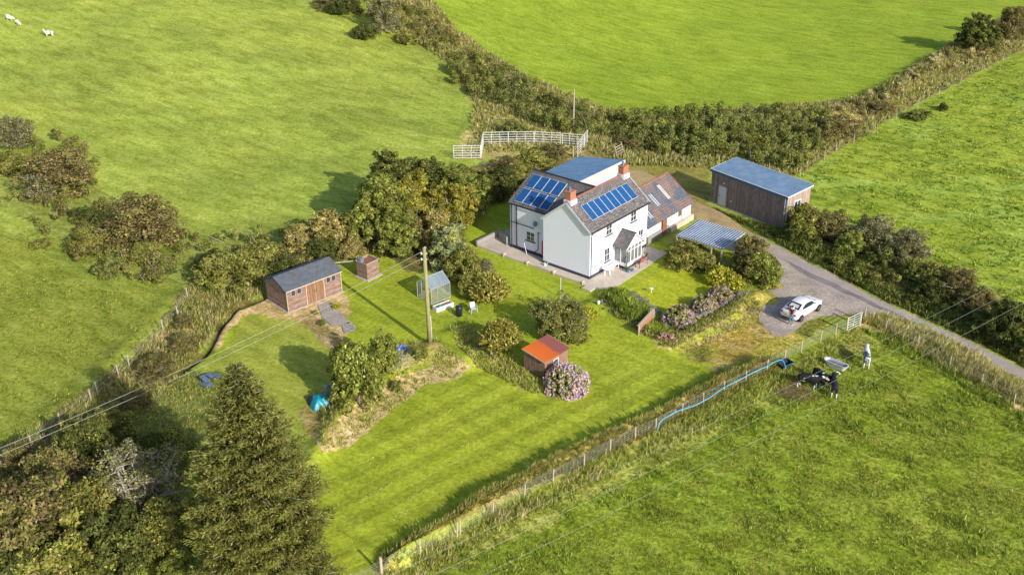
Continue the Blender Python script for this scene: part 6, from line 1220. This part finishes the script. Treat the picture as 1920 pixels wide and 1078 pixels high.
def person():
    o = empty('person', (0, 0, 0), 0, 'person in dark top and blue jeans holding a remote control behind the white car', 'person')
    V = [(0,0,.95,(.15,.11)),(0,.0,1.12,(.14,.10)),(0,.02,1.32,(.17,.11)),(0,.02,1.43,(.12,.08)),(0,.01,1.52,(.055,.055)),(0,-.01,1.60,(.08,.09)),(0,-.005,1.68,(.085,.10)),(0,0,1.74,(.06,.07)),
         (.17,.02,1.40,.06),(.25,.03,1.16,.045),(.14,-.2,1.08,.036),(.09,-.27,1.1,.03),(-.17,.02,1.40,.06),(-.25,.03,1.16,.045),(-.14,-.2,1.08,.036),(-.09,-.27,1.1,.03),
         (.09,0,.88,.095),(.11,-.03,.50,.062),(.12,.03,.10,.042),(.13,-.10,.04,.04),(-.09,0,.88,.095),(-.10,-.05,.50,.062),(-.09,.0,.10,.042),(-.10,-.13,.04,.04)]
    E_ = [(0,1),(1,2),(2,3),(3,4),(4,5),(5,6),(6,7),(3,8),(8,9),(9,10),(10,11),(3,12),(12,13),(13,14),(14,15),(0,16),(16,17),(17,18),(18,19),(0,20),(20,21),(21,22),(22,23)]
    for s, k in ((1, 11), (-1, 15)):
        for j in range(5):
            b = len(V); y = -.29; V += [(s*(.085-.016*j), -.305, 1.115-.008*j, .010), (s*(.075-.016*j), -.335, 1.10-.01*j, .009), (s*(.06-.013*j), -.345, 1.075-.008*j, .007)]; E_ += [(k, b), (b, b+1), (b+1, b+2)]
    def pk(c):
        if c.z < .085: return 3
        if c.z < .93: return 1
        if c.z < 1.47 and abs(c.x) < .205 and c.y > -.12: return 2
        return 0
    skin('body', V, E_, ['skin', 'jeans', 'dark_top', 'white_plastic'], o, 0, pk)
    m = MB(); m.lathe([(.02, -.13), (.085, -.1), (.10, -.02), (.095, .05), (.05, .095), (.005, .105)], 12, (0, .022, 1.70)); m.build('hair', 'hair_dark', o, True)
    m = MB(); m.add([(-.012, -.095, 1.64), (.012, -.095, 1.64), (0, -.118, 1.645), (0, -.092, 1.68)], [(0, 1, 2), (1, 3, 2), (0, 2, 3)]); m.build('nose', 'skin', o)
    for s in (-1, 1): MB().lathe([(.004, -.008), (.012, 0), (.004, .008)], 6, (s*.035, -.094, 1.685)).build('eye', 'hair_dark', o)
    r = empty('remote_control', (0, 0, 0), 0, 'small grey remote control held in the hands of the person', 'remote'); 
    MB().box(-.085, .085, -.33, -.25, 1.105, 1.14).build('case', 'car_trim', r, bevel=.01); MB().tube([(.05, -.31, 1.14), (.06, -.37, 1.22)], .006, 5).build('antenna', 'car_trim', r); MB().tube([(-.05, -.31, 1.14), (-.06, -.37, 1.22)], .006, 5).build('antenna', 'car_trim', r)
    for q in (o, r): put(q, 1482, 609, R(-28)); 
    r.location.z = o.location.z = 0.015
person()

# ------------------------------------------------------------------ car
def car():
    # x forward (front at +), y left; built around the wheel base centre
    o = empty('parked_car', (24.62, 79.85, .016), R(43.4), 'white two door coupe parked on the gravel with its boot towards the person', 'car')
    Lr, Lf = -2.12, 2.24
    st = [ # x, half width, z bottom, z shoulder, z deck(centre)
     (-2.12,.62,.42,.72,.80),(-2.06,.76,.32,.86,.98),(-1.9,.83,.26,.92,1.04),(-1.5,.865,.24,.94,1.06),(-1.0,.87,.22,.95,1.03),(-.4,.87,.2,.94,1.0),(.3,.87,.2,.93,.99),(.9,.87,.21,.92,.985),(1.3,.865,.22,.90,.965),(1.7,.84,.24,.84,.90),(2.0,.76,.28,.74,.80),(2.16,.62,.34,.62,.68),(2.24,.42,.42,.54,.58)]
    n = 18; vs = []
    for x, w, zb, zs, zd in st:
        prof = [(0, zb), (w*.80, zb), (w*.95, zb+.08), (w, (zb+zs)*.5), (w*.985, zs-.12), (w*.93, zs-.02), (w*.80, zs+(zd-zs)*.55), (w*.5, zs+(zd-zs)*.9), (0, zd)]
        ring = [(y, z) for y, z in prof]+[(-y, z) for y, z in prof[-2:0:-1]]; vs += [(x, y, z) for y, z in ring]
    k = 16; m = MB(); ns = len(st); m.add(vs, [(i*k+j, i*k+(j+1) % k, (i+1)*k+(j+1) % k, (i+1)*k+j) for i in range(ns-1) for j in range(k)]+[tuple(range(k-1, -1, -1)), tuple((ns-1)*k+j for j in range(k))])
    b = m.build('body', 'car_paint', o, True); s = b.modifiers.new('s', 'SUBSURF'); s.levels = s.render_levels = 1
    # cabin: front and rear screens, side glass, roof
    cab = [(-1.42, .70, 1.02, .02), (-.85, .62, 1.30, .06), (-.55, .60, 1.365, .05), (-.1, .60, 1.385, .05), (.28, .60, 1.36, .05), (.55, .61, 1.30, .04), (1.12, .70, 1.0, .02)]
    vs = []
    for x, w, z, c in cab: vs += [(x, w+.10 if z < 1.1 else w+.15, .97), (x, w, z-.03), (x, w*.82, z+c*.4), (x, 0, z+c), (x, -w*.82, z+c*.4), (x, -w, z-.03), (x, -(w+.10 if z < 1.1 else w+.15), .97)]
    m = MB(); ns = len(cab); m.add(vs, [(i*7+j, i*7+j+1, (i+1)*7+j+1, (i+1)*7+j) for i in range(ns-1) for j in range(6)]+[(0, 1, 2, 3, 4, 5, 6), tuple((ns-1)*7+j for j in range(6, -1, -1))]); m.build('roof', 'car_paint', o, True)
    def q3(a, b, c, d, mat, name, t=.006):
        P = [Vector(p) for p in (a, b, c, d)]; nn = (P[1]-P[0]).cross(P[2]-P[0]).normalized(); ctr = sum(P, Vector())/4
        if nn.dot(ctr-Vector((-.1, 0, .9))) < 0: nn = -nn
        m = MB(); m.add([tuple(p+nn*.004) for p in P]+[tuple(p+nn*(.004+t)) for p in P], [(0, 1, 2, 3), (7, 6, 5, 4), (0, 4, 5, 1), (1, 5, 6, 2), (2, 6, 7, 3), (3, 7, 4, 0)]); return m.build(name, mat, o)
    rw = q3((-1.45, .60, 1.045), (-1.45, -.60, 1.045), (-.86, -.52, 1.335), (-.86, .52, 1.335), 'car_glass', 'rear_window', .012)
    m = MB(); m.add([(-1.33+.0, .42, 1.112+.01), (-1.33, -.42, 1.112+.01), (-1.02, -.38, 1.275), (-1.02, .38, 1.275)], [(0, 1, 2, 3)]); q = m.build('parcel_shelf_reflection', 'lamp_clear', rw); q.location = (-.012, 0, .012); q.name = 'painted_reflection'  # pale patch laid on the glass as a painted reflection
    q3((1.14, .62, 1.01), (1.14, -.62, 1.01), (.57, -.53, 1.31), (.57, .53, 1.31), 'car_glass', 'windscreen', .012)
    for s in (1, -1):
        m = MB(); y0, y1 = .765*s, .645*s; pts = [(-1.12, y0*.97, 1.0), (-.2, y0, .995), (.72, y0*.99, .99), (.42, y1, 1.27), (-.1, y1*.985, 1.335), (-.55, y1*.99, 1.305), (-.95, y1*1.05, 1.15)]
        P = [Vector(p) for p in pts]; kk = len(P); m.add([tuple(p) for p in P]+[tuple(p+Vector((0, s*.02, .012))) for p in P], [tuple(range(kk)), tuple(range(2*kk-1, kk-1, -1))]+[(i, kk+i, kk+(i+1) % kk, (i+1) % kk) for i in range(kk)]); m.build('side_window', 'car_glass', o)
        m = MB(); m.box(.66, .84, min(s*.86, s*1.0), max(s*.86, s*1.0), .96, 1.07); m.build('mirror', 'car_paint', o, bevel=.03)
        for x in (-1.33, 1.33):
            w = empty('wheel', (x, s*.80, .315), 0); w.parent = o; w.rotation_euler = (R(90), 0, 0)
            m = MB(); m.lathe([(.2, -.1), (.30, -.1), (.318, -.06), (.318, .06), (.30, .1), (.2, .1)], 24); m.build('tyre', 'rubber', w, True); m = MB(); m.lathe([(.21, -.085), (.21, .085), (.06, .07)], 20)
            for a in range(5): t = a*2*PI/5; m.bar((0, 0, -s*.095), (.2*math.cos(t), .2*math.sin(t), -s*.1), .05, .02)
            m.build('rim', 'rim_metal', w)
            m = MB(); R_ = .36; pts = [(x+R_*math.cos(t), s*.876, .315+R_*math.sin(t)) for t in [PI*i/12 for i in range(13)]]; m.add(pts+[(x, s*.876, .315)], [tuple(range(14))]); pts2 = m.v; m.build('wheel_arch', 'car_trim', o)
        m = MB(); m.box(-2.13, -1.99, min(s*.48, s*.76), max(s*.48, s*.76), .74, .87); m.build('tail_light', 'tail_red', o, bevel=.03); m = MB(); m.box(1.95, 2.12, min(s*.42, s*.70), max(s*.42, s*.70), .62, .74); m.build('headlight', 'lamp_clear', o, bevel=.03)
        MB().box(-.05, .1, min(s*.868, s*.89), max(s*.868, s*.89), .84, .865).build('door_handle', 'car_trim', o)
    MB().box(-2.165, -2.12, -.26, .26, .60, .71).build('number_plate', 'plate_yellow', o); MB().box(-2.13, -2.06, -.5, .5, .34, .42).build('rear_diffuser', 'car_trim', o)
    MB().box(1.1, 1.2, -.6, .6, .985, 1.0).build('scuttle', 'car_trim', o); MB().box(2.2, 2.26, -.3, .3, .44, .52).build('grille', 'car_trim', o)
    # things on the boot lid
    M4 = Matrix.Translation((24.62, 79.85, .016)) @ Matrix.Rotation(R(43.4), 4, 'Z')
    b = empty('drone_bag', M4 @ Vector((-1.80, .10, 1.045)), R(60), 'small red and pink bag lying on the boot of the white car', 'bag'); m = MB(); m.lathe([(.10, 0), (.19, .03), (.19, .12), (.1, .17)], 12, sx=1.1, sy=.8); m.build('body', 'bag_red', b, True); MB().tube([(-.1, 0, .16), (0, 0, .24), (.1, 0, .16)], .015, 6).build('handle', 'white_plastic', b)
    b = empty('camera_case', M4 @ Vector((-1.85, -.34, 1.035)), R(20), 'open black case with a pale lining on the boot of the white car', 'case'); MB().box(-.17, .17, -.12, .12, 0, .1).build('base', 'car_trim', b, bevel=.02); m = MB(); m.slab([(-.17, .12, .1), (.17, .12, .1), (.17, .17, .32), (-.17, .17, .32)], .03); m.build('lid', 'pink_board', b)
car()

# ------------------------------------------------------------------ animals
plain('cow_pure', (.018,.020,.035), .7, 0, .2, 4)
def cow(label, x, y, rz, s=1., mat='cow_black', down=False, group='young cattle by the feed trough', turn=0., face='cow_face'):
    o = empty('cow', (0, 0, 0), 0, label, 'cow', group)
    hx = 1.30 if not down else 1.18; hz = 1.12 if not down else .50; nk = (1.0, 0, 1.12, (.15, .2)) if not down else (1.0, 0, .92, (.14, .2)); ty = turn
    V = [(-.55,0,.98,(.24,.26)),(-.2,0,.90,(.28,.32)),(.2,0,.90,(.28,.33)),(.58,0,.95,(.24,.30)),nk,(hx-.12,ty*.5,hz+.04,(.10,.13)),(hx+.08,ty,hz-.10,(.085,.09)),(hx+.22,ty*1.4,hz-.22,(.06,.065)),
         (-.62,.17,.80,(.13,.16)),(-.52,.18,.56,(.07,.09)),(-.66,.18,.36,(.045,.05)),(-.62,.18,.08,(.04,.04)),(-.58,.18,.03,.05),
         (-.62,-.17,.80,(.13,.16)),(-.58,-.18,.56,(.07,.09)),(-.76,-.18,.36,(.045,.05)),(-.74,-.18,.08,(.04,.04)),(-.70,-.18,.03,.05),
         (.58,.16,.70,(.09,.12)),(.62,.16,.40,(.05,.055)),(.60,.16,.08,(.038,.038)),(.64,.16,.03,.05),(.58,-.16,.70,(.09,.12)),(.50,-.16,.40,(.05,.055)),(.46,-.16,.08,(.038,.038)),(.50,-.16,.03,.05),
         (-.80,0,1.08,.04),(-.88,0,.80,.02),(-.87,0,.45,.03),
         (hx-.14,ty*.5+.17,hz+.10,.03),(hx-.14,ty*.5-.17,hz+.10,.03)]
    E_ = [(0,1),(1,2),(2,3),(3,4),(4,5),(5,6),(6,7),(0,8),(8,9),(9,10),(10,11),(11,12),(0,13),(13,14),(14,15),(15,16),(16,17),(3,18),(18,19),(19,20),(20,21),(3,22),(22,23),(23,24),(24,25),(0,26),(26,27),(27,28),(5,29),(5,30)]
    def pk(c):
        if c.z < .05: return 3
        if c.z < .46 and abs(c.y) > .08 and c.x < .8: return 1
        if c.x > hx-.02: return 2
        return 0
    skin('body', V, E_, [mat, 'cow_white', face, 'hoof'], o, 1, pk); m = MB()
    m.lathe([(.02, 0), (.10, .03), (.12, .09), (.03, .12)], 8, (-.35, 0, .54)); m.build('udder', 'cow_face', o, True); return put(o, x, y, rz, .0, s)
cow('black and white heifer standing side on by the bare soil', 1514, 727, R(-22), .98, 'cow_black', False, turn=.12)
cow('black heifer with a tan face lowering its head among the group', 1537, 718, R(-62), .92, 'cow_black', True, face='cow_face')
cow('black heifer with a white face looking right, third of the group', 1549, 725, R(28), .84, 'cow_black', False, face='cow_white')
cow('all black heifer at the right of the group facing away', 1562, 738, R(78), .94, 'cow_pure', False, face='hoof')
cow('pale blue grey calf standing alone right of the bathtub', 1623, 684, R(75), .98, 'cow_grey', False, None, face='cow_white')
def sheep(label, x, y, rz, s=1., graze=True):
    o = empty('sheep', (0, 0, 0), 0, label, 'sheep', None); hz = .22 if graze else .8
    V = [(-.42,0,.60,(.20,.22)),(-.1,0,.60,(.25,.27)),(.28,0,.60,(.22,.25)),(.52,0,.62 if not graze else .5,(.12,.14)),(.66,0,hz+.16,(.08,.09)),(.76,0,hz,(.055,.06)),
         (-.42,.13,.36,(.06,.07)),(-.40,.13,.03,.03),(-.42,-.13,.36,(.06,.07)),(-.46,-.13,.03,.03),(.3,.12,.34,(.05,.06)),(.32,.12,.03,.03),(.3,-.12,.34,(.05,.06)),(.26,-.12,.03,.03),(-.64,0,.55,.05),(.62,.12,hz+.2,.025),(.62,-.12,hz+.2,.025)]
    E_ = [(0,1),(1,2),(2,3),(3,4),(4,5),(0,6),(6,7),(0,8),(8,9),(2,10),(10,11),(2,12),(12,13),(0,14),(4,15),(4,16)]
    skin('body', V, E_, ['sheep_wool'], o, 1, None); return put(o, x, y, rz, .02, s)
sheep('white sheep walking left in the far pasture, apart from the pair', 93, 69.5, R(182), 1.12, False); sheep('left sheep of the grazing pair in the top left corner', 20, 40, R(-20), 1.1); sheep('smaller right sheep of the grazing pair in the top left corner', 36, 49, R(-45), .95)

# ------------------------------------------------------------------ light, sky, camera
W = bpy.data.worlds.new('World'); SC.world = W; W.use_nodes = True; nt = W.node_tree; nt.nodes.clear()
sky = nt.nodes.new('ShaderNodeTexSky'); sky.sky_type = 'NISHITA'; sky.sun_disc = False; sky.sun_elevation = R(26); sky.sun_rotation = R(143.5); sky.air_density = 1.; sky.dust_density = 1.5; sky.ozone_density = 1
bg = nt.nodes.new('ShaderNodeBackground'); bg.inputs[1].default_value = .15; wo = nt.nodes.new('ShaderNodeOutputWorld'); nt.links.new(sky.outputs[0], bg.inputs[0]); nt.links.new(bg.outputs[0], wo.inputs[0])
sl = bpy.data.lights.new('sun', 'SUN'); sl.energy = 5.0; sl.angle = R(.55); sl.color = (1, .93, .82); so = bpy.data.objects.new('sun', sl); COL.objects.link(so)
az, el = R(-53.5), R(26); d = Vector((math.cos(el)*math.cos(az), math.cos(el)*math.sin(az), math.sin(el))); so.rotation_euler = (-d).to_track_quat('-Z', 'Y').to_euler(); so.location = d*200
cam = bpy.data.cameras.new('camera'); cam.sensor_fit = 'HORIZONTAL'; cam.sensor_width = 36; cam.lens = F/1920*36; cam.clip_end = 6000; cam.clip_start = .5; co = bpy.data.objects.new('camera', cam); COL.objects.link(co)
Mx = Matrix(((RT[0], UP[0], -FW[0], CP[0]), (RT[1], UP[1], -FW[1], CP[1]), (RT[2], UP[2], -FW[2], CP[2]), (0, 0, 0, 1))); co.matrix_world = Mx; SC.camera = co
SC.view_settings.view_transform = 'Standard'; SC.view_settings.look = 'None'; SC.view_settings.exposure = 0; SC.view_settings.gamma = 1
SC.cycles.max_bounces = 5; SC.cycles.transparent_max_bounces = 8
